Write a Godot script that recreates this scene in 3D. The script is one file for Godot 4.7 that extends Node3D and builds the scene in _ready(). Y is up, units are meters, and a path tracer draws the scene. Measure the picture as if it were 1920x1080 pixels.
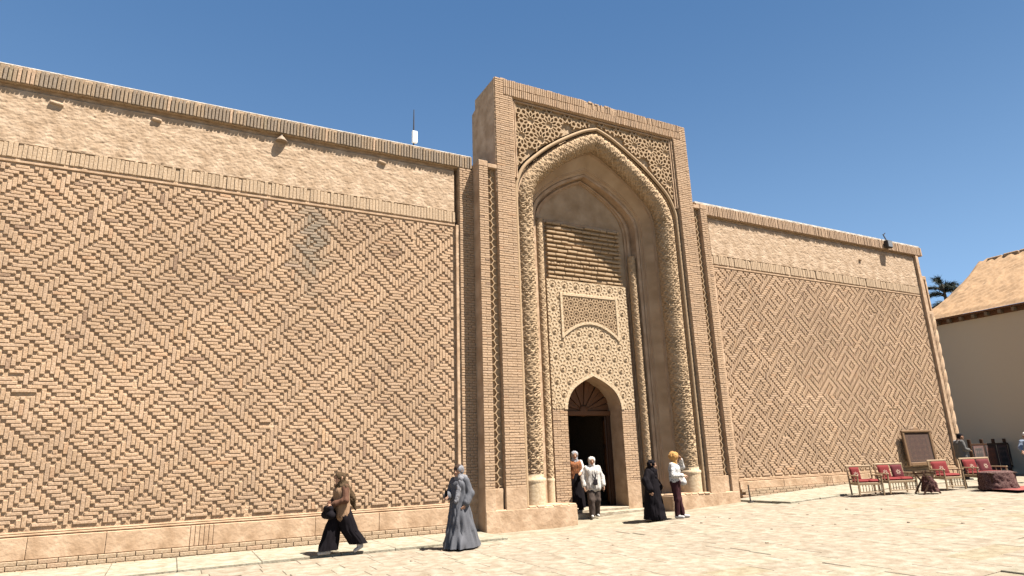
extends Node3D

# ---------------------------------------------------------------- mesh builder
class MB:
	var v := PackedVector3Array()
	var n := PackedVector3Array()
	var c := PackedColorArray()
	var ix := PackedInt32Array()

	func quad(a: Vector3, b: Vector3, d: Vector3, e: Vector3) -> void:   # counter-clockwise seen from outside
		var nn := (d - a).cross(e - b).normalized()
		var s := v.size()
		v.append(a); v.append(b); v.append(d); v.append(e)
		for i in 4:
			n.append(nn)
		ix.append_array(PackedInt32Array([s, s + 2, s + 1, s, s + 3, s + 2]))

	func tri(a: Vector3, b: Vector3, d: Vector3) -> void:
		var nn := (b - a).cross(d - a).normalized()
		var s := v.size()
		v.append(a); v.append(b); v.append(d)
		for i in 3:
			n.append(nn)
		ix.append_array(PackedInt32Array([s, s + 2, s + 1]))

	func box(lo: Vector3, hi: Vector3, ch := 0.0, t := Transform3D()) -> void:   # a box with chamfered edges
		var p := []
		for k in 8:
			p.append(Vector3(hi.x if k & 1 else lo.x, hi.y if k & 2 else lo.y, hi.z if k & 4 else lo.z))
		var faces := [[1, 3, 7, 5], [0, 4, 6, 2], [2, 6, 7, 3], [0, 1, 5, 4], [4, 5, 7, 6], [0, 2, 3, 1]]
		var axis := [0, 0, 1, 1, 2, 2]
		var mid := (lo + hi) * 0.5
		var q := {}
		for f in 6:
			var w := []
			for k in faces[f]:
				var a: Vector3 = p[k]
				for ax in 3:
					if ax != axis[f]:
						a[ax] -= ch * signf(a[ax] - mid[ax])
				q[[f, k]] = t * a
				w.append(q[[f, k]])
			_q(w, t.basis.determinant() < 0)
		if ch <= 0.0:
			return
		for f in 6:
			for g in range(f + 1, 6):
				if axis[f] == axis[g]:
					continue
				var sh := []
				for k in faces[f]:
					if k in faces[g]:
						sh.append(k)
				var out: Vector3 = t.basis * ((p[sh[0]] + p[sh[1]]) * 0.5 - mid)
				_face([q[[f, sh[0]]], q[[f, sh[1]]], q[[g, sh[1]]], q[[g, sh[0]]]], out)
		for k in 8:
			var w := []
			for f in 6:
				if k in faces[f]:
					w.append(q[[f, k]])
			_face(w, t.basis * (p[k] - mid))

	func _q(w: Array, flip: bool) -> void:
		if flip:
			quad(w[3], w[2], w[1], w[0])
		else:
			quad(w[0], w[1], w[2], w[3])

	func _face(w: Array, out: Vector3) -> void:
		var nn: Vector3 = (w[1] - w[0]).cross(w[2] - w[0])
		if nn.dot(out) < 0:
			w.reverse()
		if w.size() == 4:
			quad(w[0], w[1], w[2], w[3])
		else:
			tri(w[0], w[1], w[2])

	func bar(a: Vector3, b: Vector3, wd: float, dp: float, up := Vector3(0, 0, 1), ch := 0.0) -> void:   # a straight bar, dp along up
		var z := (b - a)
		var l := z.length()
		if l < 1e-5:
			return
		z /= l
		var x := up.cross(z)
		if x.length() < 0.01:
			x = Vector3(1, 0, 0).cross(z)
		x = x.normalized()
		var y := z.cross(x)
		box(Vector3(-wd / 2, -dp / 2, 0), Vector3(wd / 2, dp / 2, l), ch, Transform3D(Basis(x, y, z), a))

	func tube(path: PackedVector3Array, rad: PackedFloat32Array, seg := 8, cap := true) -> void:
		var pts := PackedVector3Array()
		var m := path.size()
		var side := Vector3.ZERO
		for i in m:
			var t := (path[mini(i + 1, m - 1)] - path[maxi(i - 1, 0)]).normalized()
			if i == 0:
				side = t.cross(Vector3(0, 0, 1) if absf(t.z) < 0.9 else Vector3(1, 0, 0)).normalized()
			side = (side - t * side.dot(t)).normalized()
			var o := t.cross(side)
			for k in seg:
				var an := TAU * k / seg
				pts.append(path[i] + (side * cos(an) + o * sin(an)) * rad[i])
		grid(pts, seg, m, true)
		if cap:
			for e in [0, m - 1]:
				for k in range(1, seg - 1):
					var b: int = e * seg
					if e == 0:
						tri(pts[b], pts[b + k + 1], pts[b + k])
					else:
						tri(pts[b], pts[b + k], pts[b + k + 1])

	func grid(pts: PackedVector3Array, nu: int, nv: int, wrap := false, flip := false) -> void:   # nv rows of nu points; smooth
		var s := v.size()
		var nr := PackedVector3Array()
		nr.resize(nu * nv)
		var lim := nu if wrap else nu - 1
		for j in nv - 1:
			for i in lim:
				var a := j * nu + i
				var b := j * nu + (i + 1) % nu
				var d := b + nu
				var e := a + nu
				var f := (pts[d] - pts[a]).cross(pts[e] - pts[b])
				if flip:
					f = -f
					ix.append_array(PackedInt32Array([s + a, s + b, s + d, s + a, s + d, s + e]))
				else:
					ix.append_array(PackedInt32Array([s + a, s + d, s + b, s + a, s + e, s + d]))
				nr[a] += f; nr[b] += f; nr[d] += f; nr[e] += f
		for i in nu * nv:
			nr[i] = nr[i].normalized() if nr[i].length() > 1e-12 else Vector3.UP
		v.append_array(pts)
		n.append_array(nr)

	func paint(col: Color) -> void:   # colour all vertices that have none yet
		while c.size() < v.size():
			c.append(col)

	func mesh(m: Material = null) -> ArrayMesh:
		var am := ArrayMesh.new()
		if v.is_empty():
			return am
		var a := []
		a.resize(Mesh.ARRAY_MAX)
		a[Mesh.ARRAY_VERTEX] = v
		a[Mesh.ARRAY_NORMAL] = n
		if c.size() == v.size():
			a[Mesh.ARRAY_COLOR] = c
		a[Mesh.ARRAY_INDEX] = ix
		am.add_surface_from_arrays(Mesh.PRIMITIVE_TRIANGLES, a)
		if m:
			am.surface_set_material(0, m)
		return am


var rng := RandomNumberGenerator.new()
var used := {}
var M := {}
var TEX := {}
var cam: Camera3D
const ALB := 0.74   # all base colours are given for a brighter scale than the materials use
const CX := 11.2   # the middle of the portal


func thing(called: String, label: String, category: String, at := Vector3.ZERO, turn := 0.0, group := "") -> Node3D:
	var o := Node3D.new()
	o.name = numbered(called)
	add_child(o)
	o.position = at
	o.rotation.y = turn
	tag(o, label, category, group)
	return o


func numbered(called: String) -> String:
	var k: int = used.get(called, 0)
	used[called] = k + 1
	return called if k == 0 else "%s_%03d" % [called, k]


func tag(o: Node, label: String, category: String, group := "") -> void:
	o.set_meta("label", label)
	o.set_meta("category", category)
	if group:
		o.set_meta("group", group)


func part(parent: Node, called: String, mesh: Mesh, mat: Material, at := Transform3D(), stuff := false) -> MeshInstance3D:
	var o := MeshInstance3D.new()
	o.name = called
	o.mesh = mesh
	o.material_override = mat
	o.transform = at
	parent.add_child(o, true)
	if stuff:
		o.set_meta("kind", "stuff")
	return o


func many(parent: Node, called: String, mesh: Mesh, mat: Material, xf: Array, cols: Array) -> void:   # thousands of alike pieces as one part
	if xf.is_empty():
		return
	var mm := MultiMesh.new()
	mm.transform_format = MultiMesh.TRANSFORM_3D
	mm.use_colors = not cols.is_empty()
	mm.mesh = mesh
	mm.instance_count = xf.size()
	for i in xf.size():
		mm.set_instance_transform(i, xf[i])
		if mm.use_colors:
			mm.set_instance_color(i, cols[i])
	var o := MultiMeshInstance3D.new()
	o.name = called
	o.multimesh = mm
	o.material_override = mat
	parent.add_child(o, true)
	o.set_meta("kind", "stuff")


func brick_mesh(w: float, h: float, d: float, ch := 0.006, joint := Vector3.ZERO) -> ArrayMesh:   # front at z = 0, open at the back; joint: width, height and depth of the pointing round it
	var b := MB.new()
	if joint.z > 0.0:
		var p := joint * 0.5
		var z := -joint.z
		b.quad(Vector3(-p.x, -p.y, z), Vector3(p.x, -p.y, z), Vector3(p.x, p.y, z), Vector3(-p.x, p.y, z))
		for e in [[-p.x, -p.y, p.x, -p.y], [p.x, -p.y, p.x, p.y], [p.x, p.y, -p.x, p.y], [-p.x, p.y, -p.x, -p.y]]:
			b.quad(Vector3(e[0], e[1], -d), Vector3(e[2], e[3], -d), Vector3(e[2], e[3], z), Vector3(e[0], e[1], z))
		d = joint.z
	var x := w / 2
	var y := h / 2
	b.quad(Vector3(-x + ch, -y + ch, 0), Vector3(x - ch, -y + ch, 0), Vector3(x - ch, y - ch, 0), Vector3(-x + ch, y - ch, 0))
	var f := [Vector3(-x + ch, -y + ch, 0), Vector3(x - ch, -y + ch, 0), Vector3(x - ch, y - ch, 0), Vector3(-x + ch, y - ch, 0)]
	var g := [Vector3(-x, -y, -ch), Vector3(x, -y, -ch), Vector3(x, y, -ch), Vector3(-x, y, -ch)]
	var k := [Vector3(-x, -y, -d), Vector3(x, -y, -d), Vector3(x, y, -d), Vector3(-x, y, -d)]
	for i in 4:
		var j := (i + 1) % 4
		b.quad(g[i], g[j], f[j], f[i])
		b.quad(k[i], k[j], g[j], g[i])
	return b.mesh()


# ---------------------------------------------------------------- materials
func noise(freq: float, sd: int, oct := 3, kind := FastNoiseLite.TYPE_SIMPLEX_SMOOTH) -> FastNoiseLite:
	var f := FastNoiseLite.new()
	f.noise_type = kind
	f.frequency = freq
	f.seed = sd
	f.fractal_octaves = oct
	return f


func tex_grain(lo: float, hi: float, freq: float, sd: int, size := 512, oct := 5, tint := Color(1, 1, 1)) -> ImageTexture:   # mottled grain between two values, the dark end tinted
	var im := noise(freq, sd, oct).get_seamless_image(size, size)
	var out := Image.create_empty(size, size, false, Image.FORMAT_RGB8)
	for y in size:
		for x in size:
			var g := im.get_pixel(x, y).r
			var k := lerpf(lo, hi, g)
			var t := Color.WHITE.lerp(tint, 1.0 - g)
			out.set_pixel(x, y, Color(k * t.r, k * t.g, k * t.b))
	return ImageTexture.create_from_image(out)


func tex_normal(freq: float, sd: int, strength: float, size := 512, oct := 4) -> ImageTexture:
	var im := noise(freq, sd, oct).get_seamless_image(size, size)
	im.convert(Image.FORMAT_RGBA8)
	im.bump_map_to_normal_map(strength)
	return ImageTexture.create_from_image(im)


func mat(called: String, lin: Color, rough := 0.9, tex := "", scale := 1.0, nrm := "", nscale := 1.0, vcol := false) -> StandardMaterial3D:
	var m := StandardMaterial3D.new()
	m.resource_name = called
	m.albedo_color = Color(lin.r * ALB, lin.g * ALB, lin.b * ALB).linear_to_srgb()
	m.roughness = rough
	m.metallic_specular = 0.3
	if tex:
		m.albedo_texture = TEX[tex]
	if nrm:
		m.normal_enabled = true
		m.normal_texture = TEX[nrm]
		m.normal_scale = nscale
	if tex or nrm:
		m.uv1_triplanar = true
		m.uv1_world_triplanar = true
		m.uv1_scale = Vector3.ONE * scale
	m.vertex_color_use_as_albedo = vcol
	M[called] = m
	return m


func make_materials() -> void:
	TEX.grain = tex_grain(0.8, 1.0, 0.03, 3, 512, 5, Color(1.0, 0.95, 0.88))
	TEX.blot = tex_grain(0.80, 1.0, 0.008, 5, 512, 6, Color(1.0, 0.96, 0.91))
	TEX.cloth = tex_grain(0.82, 1.0, 0.06, 9, 256, 3)
	TEX.rough = tex_normal(0.03, 11, 5.0)
	TEX.fine = tex_normal(0.12, 12, 3.0, 256, 2)
	mat("brick", Color(1, 1, 1), 0.92, "grain", 1.3, "rough", 0.4, true)
	for i in 6:
		mat("brick_tone_%d" % i, TONES[i], 0.92, "grain", 1.3, "rough", 0.8)
	mat("mortar", Color(0.54, 0.395, 0.265), 0.95, "blot", 0.9, "rough", 1.0)
	mat("plaster", Color(0.535, 0.385, 0.26), 0.93, "blot", 0.45, "rough", 0.32)
	mat("mud", Color(0.52, 0.395, 0.28), 0.95, "blot", 0.6, "rough", 0.55)
	mat("carved", Color(0.50, 0.375, 0.248), 0.92, "grain", 2.0, "rough", 0.6)
	mat("carved_back", Color(0.49, 0.37, 0.245), 0.95, "blot", 1.2, "rough", 0.7)
	mat("gypsum", Color(0.64, 0.52, 0.37), 0.9, "grain", 0.8, "rough", 0.4)
	mat("coping_top", Color(0.60, 0.57, 0.51), 0.9, "blot", 0.7, "rough", 0.5)
	mat("ground", Color(0.32, 0.288, 0.22), 0.95, "blot", 0.35, "rough", 0.8)
	mat("slab", Color(1, 1, 1), 0.9, "blot", 0.8, "rough", 0.6, true)
	mat("slab_plain", Color(0.40, 0.355, 0.275), 0.9, "blot", 0.8, "rough", 0.6)
	mat("wood_dark", Color(0.06, 0.028, 0.014), 0.55, "cloth", 1.5, "fine", 0.4)
	mat("wood", Color(0.16, 0.07, 0.03), 0.6, "cloth", 1.5, "fine", 0.4)
	mat("frame_wood", Color(0.20, 0.12, 0.065), 0.6, "cloth", 1.5, "fine", 0.5)
	mat("rafter", Color(0.22, 0.15, 0.09), 0.8, "cloth", 1.5)
	mat("iron", Color(0.045, 0.038, 0.033), 0.6)
	mat("white_paint", Color(0.78, 0.78, 0.76), 0.5)
	mat("lamp_glass", Color(0.20, 0.21, 0.22), 0.15)
	mat("shade_wall", Color(0.50, 0.41, 0.295), 0.95)
	mat("roof_earth", Color(0.47, 0.32, 0.195), 0.95, "grain", 0.5, "rough", 0.3)
	mat("bark", Color(0.10, 0.075, 0.055), 0.95)
	mat("leaf", Color(1, 1, 1), 0.7, "", 1.0, "", 1.0, true)
	mat("pebble", Color(0.20, 0.15, 0.105), 0.95)
	mat("tin", Color(0.27, 0.20, 0.14), 0.7)
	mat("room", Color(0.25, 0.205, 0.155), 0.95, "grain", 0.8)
	mat("tympanum", Color(0.47, 0.35, 0.235), 0.95, "blot", 0.3, "rough", 0.25)


const TONES := [Color(0.53, 0.387, 0.267), Color(0.518, 0.376, 0.259), Color(0.543, 0.398, 0.276), Color(0.508, 0.37, 0.258), Color(0.527, 0.379, 0.259), Color(0.497, 0.363, 0.255)]


# ---------------------------------------------------------------- sky, sun, camera
func make_light() -> void:
	cam = Camera3D.new()
	cam.name = "camera"
	cam.position = Vector3(0, 1.75, 15.3125)
	cam.basis = Basis(Vector3.UP, -0.48801284) * Basis(Vector3.RIGHT, 0.26094473) * Basis(Vector3.BACK, -0.0332537)
	cam.fov = 48.918
	cam.near = 0.1
	cam.far = 2000
	add_child(cam)
	cam.current = true
	var we := WorldEnvironment.new()
	we.name = "daylight"
	var e := Environment.new()
	e.background_mode = Environment.BG_SKY
	var sky := Sky.new()
	var sm := ProceduralSkyMaterial.new()
	sm.sky_top_color = Color(0.150, 0.247, 0.368)
	sm.sky_horizon_color = Color(0.41, 0.515, 0.62)
	sm.sky_curve = 0.20
	sm.ground_bottom_color = Color(0.42, 0.38, 0.31)
	sm.ground_horizon_color = Color(0.43, 0.47, 0.50)
	sm.sun_angle_max = 1.0
	sky.sky_material = sm
	e.sky = sky
	e.ambient_light_source = Environment.AMBIENT_SOURCE_SKY
	e.tonemap_mode = Environment.TONE_MAPPER_LINEAR
	e.tonemap_exposure = 3.75
	e.sdfgi_enabled = true
	e.ssao_enabled = true
	e.ssil_enabled = true
	we.environment = e
	add_child(we)
	var sun := DirectionalLight3D.new()
	sun.name = "sun"
	sun.light_energy = 1.6
	sun.light_color = Color(1.0, 0.97, 0.93)
	sun.light_angular_distance = 0.5
	sun.shadow_enabled = true
	add_child(sun)
	sun.look_at_from_position(Vector3(0.30, 0.88, 0.36) * 50.0, Vector3.ZERO, Vector3.UP)


func in_view(p: Vector3) -> float:   # how large a thing of one metre shows there, 0 outside the frame
	var q := cam.transform.affine_inverse() * p
	if q.z > -0.2:
		return 0.0
	var t := tan(deg_to_rad(cam.fov / 2))
	if absf(q.y / q.z) > t or absf(q.x / q.z) > t * 16.0 / 9.0:
		return 0.0
	return 1.0 / -q.z


func gy(u: float) -> float:   # the square rises gently to the right
	return 0.037 * clampf(u - 9.0, 0.0, 12.0)


func fired() -> Color:   # the colour of one brick: most alike, some over-fired, some pale
	var c: Color = TONES[rng.randi_range(0, 5)]
	var q := rng.randf()
	if q < 0.010:
		return Color(c.r * 0.68, c.g * 0.66, c.b * 0.68)
	if q < 0.040:
		return Color(c.r * 1.08, c.g * 1.10, c.b * 1.14)
	if q < 0.060:
		return Color(c.r * 1.0, c.g * 0.94, c.b * 0.90)
	return c


# ---------------------------------------------------------------- ground
func make_ground() -> void:
	var g := Node3D.new()
	g.name = "paved_square"
	add_child(g)
	g.set_meta("kind", "structure")
	g.set_meta("label", "sunlit pale stone paving of the square before the brick wall")
	var mb := MB.new()
	var xs := [-400.0, -60.0, -12.0, 0.0, 9.0, 13.0, 17.0, 21.0, 25.0, 29.0, 33.0, 60.0, 120.0, 500.0]
	var zs := [-400.0, -40.0, -2.0, 20.0, 60.0, 400.0]
	var pts := PackedVector3Array()
	for z in zs:
		for x in xs:
			pts.append(Vector3(x, gy(x) - 0.035, z))
	mb.grid(pts, xs.size(), zs.size(), false, true)
	part(g, "earth", mb.mesh(), M.ground)
	# slabs in courses along the wall
	var variants := []
	for k in 3:
		variants.append([0.66 + 0.15 * k, slab(0.66 + 0.15 * k, 0.50)])
	var list := []
	var row := 0
	var z := 1.93
	var tint := noise(0.5, 77, 3)
	while z < 11.0:
		var x := -4.0 + rng.randf() * 0.5
		while x < 31.0:
			var k := rng.randi_range(0, 2)
			var w: float = variants[k][0]
			var cxp := x + w / 2
			var p := Vector3(cxp, gy(cxp) - 0.01 + rng.randf_range(-0.003, 0.002), z + 0.26)
			x += w + 0.006
			if in_view(p) == 0.0 and in_view(p + Vector3(0.6, 0, 0)) == 0.0 and in_view(p - Vector3(0.6, 0, 0)) == 0.0:
				continue
			if absf(cxp - CX) < 4.45 and z + 0.4 < 0.9:
				continue
			var b := Basis(Vector3.BACK, atan(0.037) if cxp > 9.0 and cxp < 21.0 else 0.0) * Basis(Vector3.UP, rng.randf_range(-0.012, 0.012)) * Basis(Vector3.RIGHT, rng.randf_range(-0.008, 0.008))
			var t := tint.get_noise_2d(p.x, p.z) * 0.12 + rng.randf_range(-0.01, 0.01)
			var col := Color(0.32 + t * 0.3, 0.288 + t * 0.3, 0.219 + t * 0.26)
			if rng.randf() < 0.04:
				col = Color(0.305, 0.262, 0.195)
			list.append([-in_view(p) * w - (0.0 if in_view(p) else -9.0), Transform3D(b, p), k, col])
		z += 0.506
		row += 1
	var peb := MB.new()
	for i in 40:
		var p := Vector3(rng.randf_range(4.0, 26.0), 0, rng.randf_range(2.2, 8.0))
		p.y = gy(p.x) - 0.01
		var r := rng.randf_range(0.012, 0.04)
		peb.box(Vector3(-r, -r * 0.3, -r * 0.7), Vector3(r, r * 0.55, r * 0.7), r * 0.25, Transform3D(Basis(Vector3.UP, rng.randf() * TAU), p))
	part(g, "pebbles", peb.mesh(), M.pebble, Transform3D(), true)
	lay(g, "paving_slab", "paving", list, [variants[0][1], variants[1][1], variants[2][1]], "slab", 300)


func slab(w: float, d: float) -> ArrayMesh:
	var b := MB.new()
	b.box(Vector3(-w / 2, -0.05, -d / 2), Vector3(w / 2, 0.0, d / 2), 0.008)
	return b.mesh()


# pieces: [sort key, transform, mesh index, colour]; the first most become parts of their own, the rest one part per mesh
func lay(parent: Node, called: String, rest: String, list: Array, meshes: Array, mat_kind: String, most: int) -> void:
	list.sort_custom(func(a, b): return a[0] < b[0])
	var xf := []
	var cols := []
	for m in meshes:
		xf.append([])
		cols.append([])
	for i in list.size():
		var q = list[i]
		if i < most:
			part(parent, called, meshes[q[2]], toned(mat_kind, q[3]), q[1])
		else:
			xf[q[2]].append(q[1])
			cols[q[2]].append(q[3])
	for m in meshes.size():
		many(parent, rest, meshes[m], M[mat_kind], xf[m], cols[m])


func toned(kind: String, c: Color) -> Material:   # one of a few shared materials close to a colour
	var l := maxf(1.0, roundf(c.g * 45.0)) / 45.0
	var rg := roundf(c.r / c.g * 14.0) / 14.0
	var bg := roundf(c.b / c.g * 14.0) / 14.0
	var key := "%s %.3f %.3f %.3f" % [kind, l, rg, bg]
	if not M.has(key):
		var m: StandardMaterial3D = M[kind].duplicate()
		m.vertex_color_use_as_albedo = false
		m.albedo_color = Color(minf(l * rg, 1.0) * ALB, l * ALB, minf(l * bg, 1.0) * ALB).linear_to_srgb()
		M[key] = m
	return M[key]


# ---------------------------------------------------------------- the woven brick pattern
const LOOPS := [[[0, -2], [2, 0], [0, 2], [-2, 0]], [[8, 2], [10, 4], [8, 6], [6, 4]],
	[[-2, -8], [6, 0], [-4, 10], [-8, 6], [-10, 8], [-4, 14], [4, 6], [10, 12], [6, 16], [8, 18], [12, 14], [16, 18], [18, 16], [10, 8], [16, 2], [20, 6], [22, 4], [18, 0], [22, -4], [20, -6], [12, 2], [6, -4], [10, -8], [8, -10], [4, -6], [0, -10]],
	[[4, 10], [6, 12], [2, 16], [6, 20], [4, 22], [-2, 16]],
	[[-2, -12], [-4, -14], [-8, -10], [-12, -14], [-14, -12], [-10, -8], [-14, -4], [-12, -2]]]
var weave := []   # 32 rows of 24: 0 recess, 1 lying brick, 2 upright brick


func inside(L: Array, x: float, y: float) -> bool:
	var r := false
	for i in L.size():
		var p: Array = L[i]
		var q: Array = L[(i + 1) % L.size()]
		if (p[1] > y) != (q[1] > y) and x < (q[0] - p[0]) * (y - p[1]) / float(q[1] - p[1]) + p[0]:
			r = not r
	return r


func make_weave() -> void:
	for y in 32:
		var row := []
		for x in 24:
			var up := false
			for i in LOOPS.size():
				if i == 1:
					continue
				for ox in [-24, 0, 24]:
					for oy in [-32, 0, 32]:
						if inside(LOOPS[i], x + ox + 0.013, y + oy + 0.007):
							up = true
			if inside(LOOPS[1], x + 0.013, y + 0.007):
				up = false
			row.append(2 if up else 1)
		weave.append(row)
	for L in LOOPS:
		for i in L.size():
			var p: Array = L[i]
			var q: Array = L[(i + 1) % L.size()]
			var m := absi(q[0] - p[0])
			for k in m + 1:
				weave[posmod(p[1] + signi(q[1] - p[1]) * k, 32)][posmod(p[0] + signi(q[0] - p[0]) * k, 24)] = 0


func pattern(wall: Node3D, u0: float, u1: float, v0: float, v1: float, eu: float, ev: float, cu: float, cv: float, mirror: int, singles: int, stain: bool) -> void:
	var i0 := ceili((u0 - eu) / cu + 0.5)
	var i1 := floori((u1 - eu) / cu - 0.5)
	var j0 := ceili((v0 - ev) / cv + 0.5)
	var j1 := floori((v1 - ev) / cv - 0.5)
	var nx := i1 - i0 + 1
	var ny := j1 - j0 + 1
	var cell := func(i: int, j: int) -> int: return weave[posmod(-j, 32)][posmod(i * mirror, 24)]
	var done := {}
	var meshes := []
	var index := {}
	var list := []
	var tint := noise(0.35, 31, 3)
	var patch := noise(1.1, 32, 4)
	var worn := noise(0.7, 33, 3)
	for j in range(j0, j1 + 1):
		for i in range(i0, i1 + 1):
			var k: int = cell.call(i, j)
			if k == 0 or done.has(Vector2i(i, j)):
				continue
			var m := 1
			if k == 1:
				while m < 5 and i + m <= i1 and cell.call(i + m, j) == 1 and not done.has(Vector2i(i + m, j)):
					m += 1
			else:
				while m < 5 and j + m <= j1 and cell.call(i, j + m) == 2 and not done.has(Vector2i(i, j + m)):
					m += 1
			for q in m:
				done[Vector2i(i + q, j) if k == 1 else Vector2i(i, j + q)] = true
			if rng.randf() < 0.0018:
				continue   # a brick has fallen out
			var key := k * 16 + m
			if not index.has(key):
				index[key] = meshes.size()
				if k == 1:
					meshes.append(brick_mesh(m * cu - 0.012, cv - 0.016, 0.07, 0.006, Vector3(m * cu - 0.002, cv - 0.0006, 0.005 if mirror > 0 else 0.011)))
				else:
					meshes.append(brick_mesh(cu - 0.008, m * cv - 0.010, 0.07, 0.006))
			var at := Vector3(eu + (i + (m - 1) * 0.5 if k == 1 else float(i)) * cu, ev + (j + (m - 1) * 0.5 if k == 2 else float(j)) * cv, 0.0)
			at += Vector3(rng.randf_range(-0.002, 0.002), rng.randf_range(-0.002, 0.002), rng.randf_range(-0.004, 0.003))
			var b := Basis(Vector3.BACK, rng.randf_range(-0.02, 0.02) / m) * Basis(Vector3.RIGHT, rng.randf_range(-0.014, 0.014)) * Basis(Vector3.UP, rng.randf_range(-0.012, 0.012))
			var c: Color = fired()
			var t := 1.0 + 0.15 * tint.get_noise_2d(at.x, at.y) + 0.08 * patch.get_noise_2d(at.x, at.y)
			c = Color(c.r * t, c.g * t, c.b * t)
			if stain:   # a grey water stain below the band, as in the photograph
				var d := Vector2((at.x - 2.1 - 0.25 * patch.get_noise_2d(at.y * 2.0, 3.0)) / 0.42, (at.y - 7.2) / 1.35).length()
				var f := clampf(1.25 - d + 0.8 * patch.get_noise_2d(at.x * 3.0, at.y * 3.0), 0.0, 1.0) * 0.75
				c = c.lerp(Color(0.27, 0.25, 0.21), f)
			var o := wall.position
			var s := in_view(at + o)
			var size: float = m * (cu if k == 1 else cv)
			list.append([-s * s * size * signf(s), Transform3D(b, at), index[key], c])
	lay(wall, "brick", "brick_pattern", list, meshes, "brick", singles)
	# the recessed mortar bed behind the bricks
	var mb := MB.new()
	mb.box(Vector3(u0, v0, -0.3), Vector3(u1, v1, -0.03))
	part(wall, "mortar_bed", mb.mesh(), M.mortar)


# a field of plain brick courses in a rectangle at depth z; one part (too fine to pick apart)
func courses(parent: Node3D, called: String, u0: float, u1: float, v0: float, v1: float, z: float, bl := 0.255, pitch := 0.068, bh := 0.055, dull := 1.0) -> void:
	var groups := {}
	var row := 0
	var rows := roundi((v1 - v0) / pitch)
	var ph := (v1 - v0) / rows
	var tint := noise(0.8, 41, 3)
	var meshes := {}
	for j in rows:
		var x := u0 - (bl * 0.5 if j % 2 else 0.0)
		while x < u1 - 0.02:
			var a := maxf(x, u0)
			var b := minf(x + bl, u1)
			x += bl
			if b - a < 0.04:
				continue
			var w := snappedf(b - a, 0.02)
			if not meshes.has(w):
				meshes[w] = brick_mesh(w - 0.008, bh, 0.05, 0.006)
				groups[w] = [[], []]
			var c: Color = fired()
			var at := Vector3((a + b) / 2, v0 + (j + 0.5) * ph + rng.randf_range(-0.004, 0.004), z + rng.randf_range(-0.007, 0.004))
			var t := (1.0 + 0.14 * tint.get_noise_2d(at.x, at.y)) * dull
			groups[w][0].append(Transform3D(Basis(Vector3.RIGHT, rng.randf_range(-0.05, 0.05)) * Basis(Vector3.BACK, rng.randf_range(-0.012, 0.012)), at))
			groups[w][1].append(Color(c.r * t, c.g * t, c.b * t))
	for w in meshes:
		many(parent, called, meshes[w], M.brick, groups[w][0], groups[w][1])


func block(parent: Node, called: String, lo: Vector3, hi: Vector3, m: Material, ch := 0.0) -> MeshInstance3D:
	var mb := MB.new()
	mb.box(lo, hi, ch)
	return part(parent, called, mb.mesh(), m)


# a sheet of rough mud plaster with lumps, dents and cracks
func rough_sheet(parent: Node3D, called: String, u0: float, u1: float, v0: float, v1: float, amp: float, step: float, m: Material, sd: int) -> void:
	var nu := ceili((u1 - u0) / step) + 1
	var nv := ceili((v1 - v0) / step) + 1
	var big := noise(1.2, sd, 3)
	var lump := noise(4.5, sd + 1, 3)
	var crack := noise(3.6, sd + 2, 2, FastNoiseLite.TYPE_CELLULAR)
	crack.cellular_return_type = FastNoiseLite.RETURN_DISTANCE2_SUB
	crack.domain_warp_enabled = true
	crack.domain_warp_amplitude = 0.35
	crack.domain_warp_frequency = 1.7
	var fine := noise(13.0, sd + 3, 2)
	var pts := PackedVector3Array()
	for j in nv:
		for i in nu:
			var u := lerpf(u0, u1, float(i) / (nu - 1))
			var v := lerpf(v0, v1, float(j) / (nv - 1))
			var h := big.get_noise_2d(u, v) * 0.4 + lump.get_noise_2d(u * 0.7, v * 1.7) * 0.45 + fine.get_noise_2d(u * 0.6, v * 1.3) * 0.45
			var ck := crack.get_noise_2d(u * 0.65, v * 1.6) + 1.0   # 0 at the joints of the lumps
			h += clampf(ck * 6.0, 0.0, 1.0) * 0.9 - 0.5
			var edge := minf(minf(i, nu - 1 - i), minf(j, nv - 1 - j))
			pts.append(Vector3(u, v, amp * h if edge > 0 else -0.12))
	var mb := MB.new()
	mb.grid(pts, nu, nv)
	part(parent, called, mb.mesh(), m)


func soldier_row(parent: Node3D, called: String, u0: float, u1: float, v0: float, v1: float, z: float, w: float, grey: float, ragged: float, gap := 0.018, pale := 0.0) -> void:   # bricks standing side by side, each a part
	var n := roundi((u1 - u0) / w)
	var meshes := []
	for k in 3:
		meshes.append(brick_mesh(w - gap, (v1 - v0) - 0.02 * k, 0.12, 0.008))
	var age := noise(0.8, 51, 3)
	for i in n:
		var u := u0 + (i + 0.5) * (u1 - u0) / n
		var k := rng.randi_range(0, 2)
		var c: Color = fired()
		var g := clampf(grey + 0.35 * age.get_noise_1d(u) + rng.randf_range(-0.2, 0.2), 0.0, 1.0)
		if rng.randf() < 0.05:
			g = 0.0
		c = c.lerp(Color(0.56, 0.45, 0.325), pale).lerp(Color(0.285, 0.235, 0.18), g)
		var p := Vector3(u, (v0 + v1) / 2 - 0.01 * k + rng.randf_range(-1, 1) * ragged * 0.5, z + rng.randf_range(-0.014, 0.008) - (ragged * 2.0 * rng.randf() if rng.randf() < 0.2 else 0.0))
		part(parent, called, meshes[k], toned("brick", c), Transform3D(Basis(Vector3.BACK, rng.randf_range(-0.02, 0.02)) * Basis(Vector3.UP, rng.randf_range(-0.04, 0.04)), p))


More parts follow.
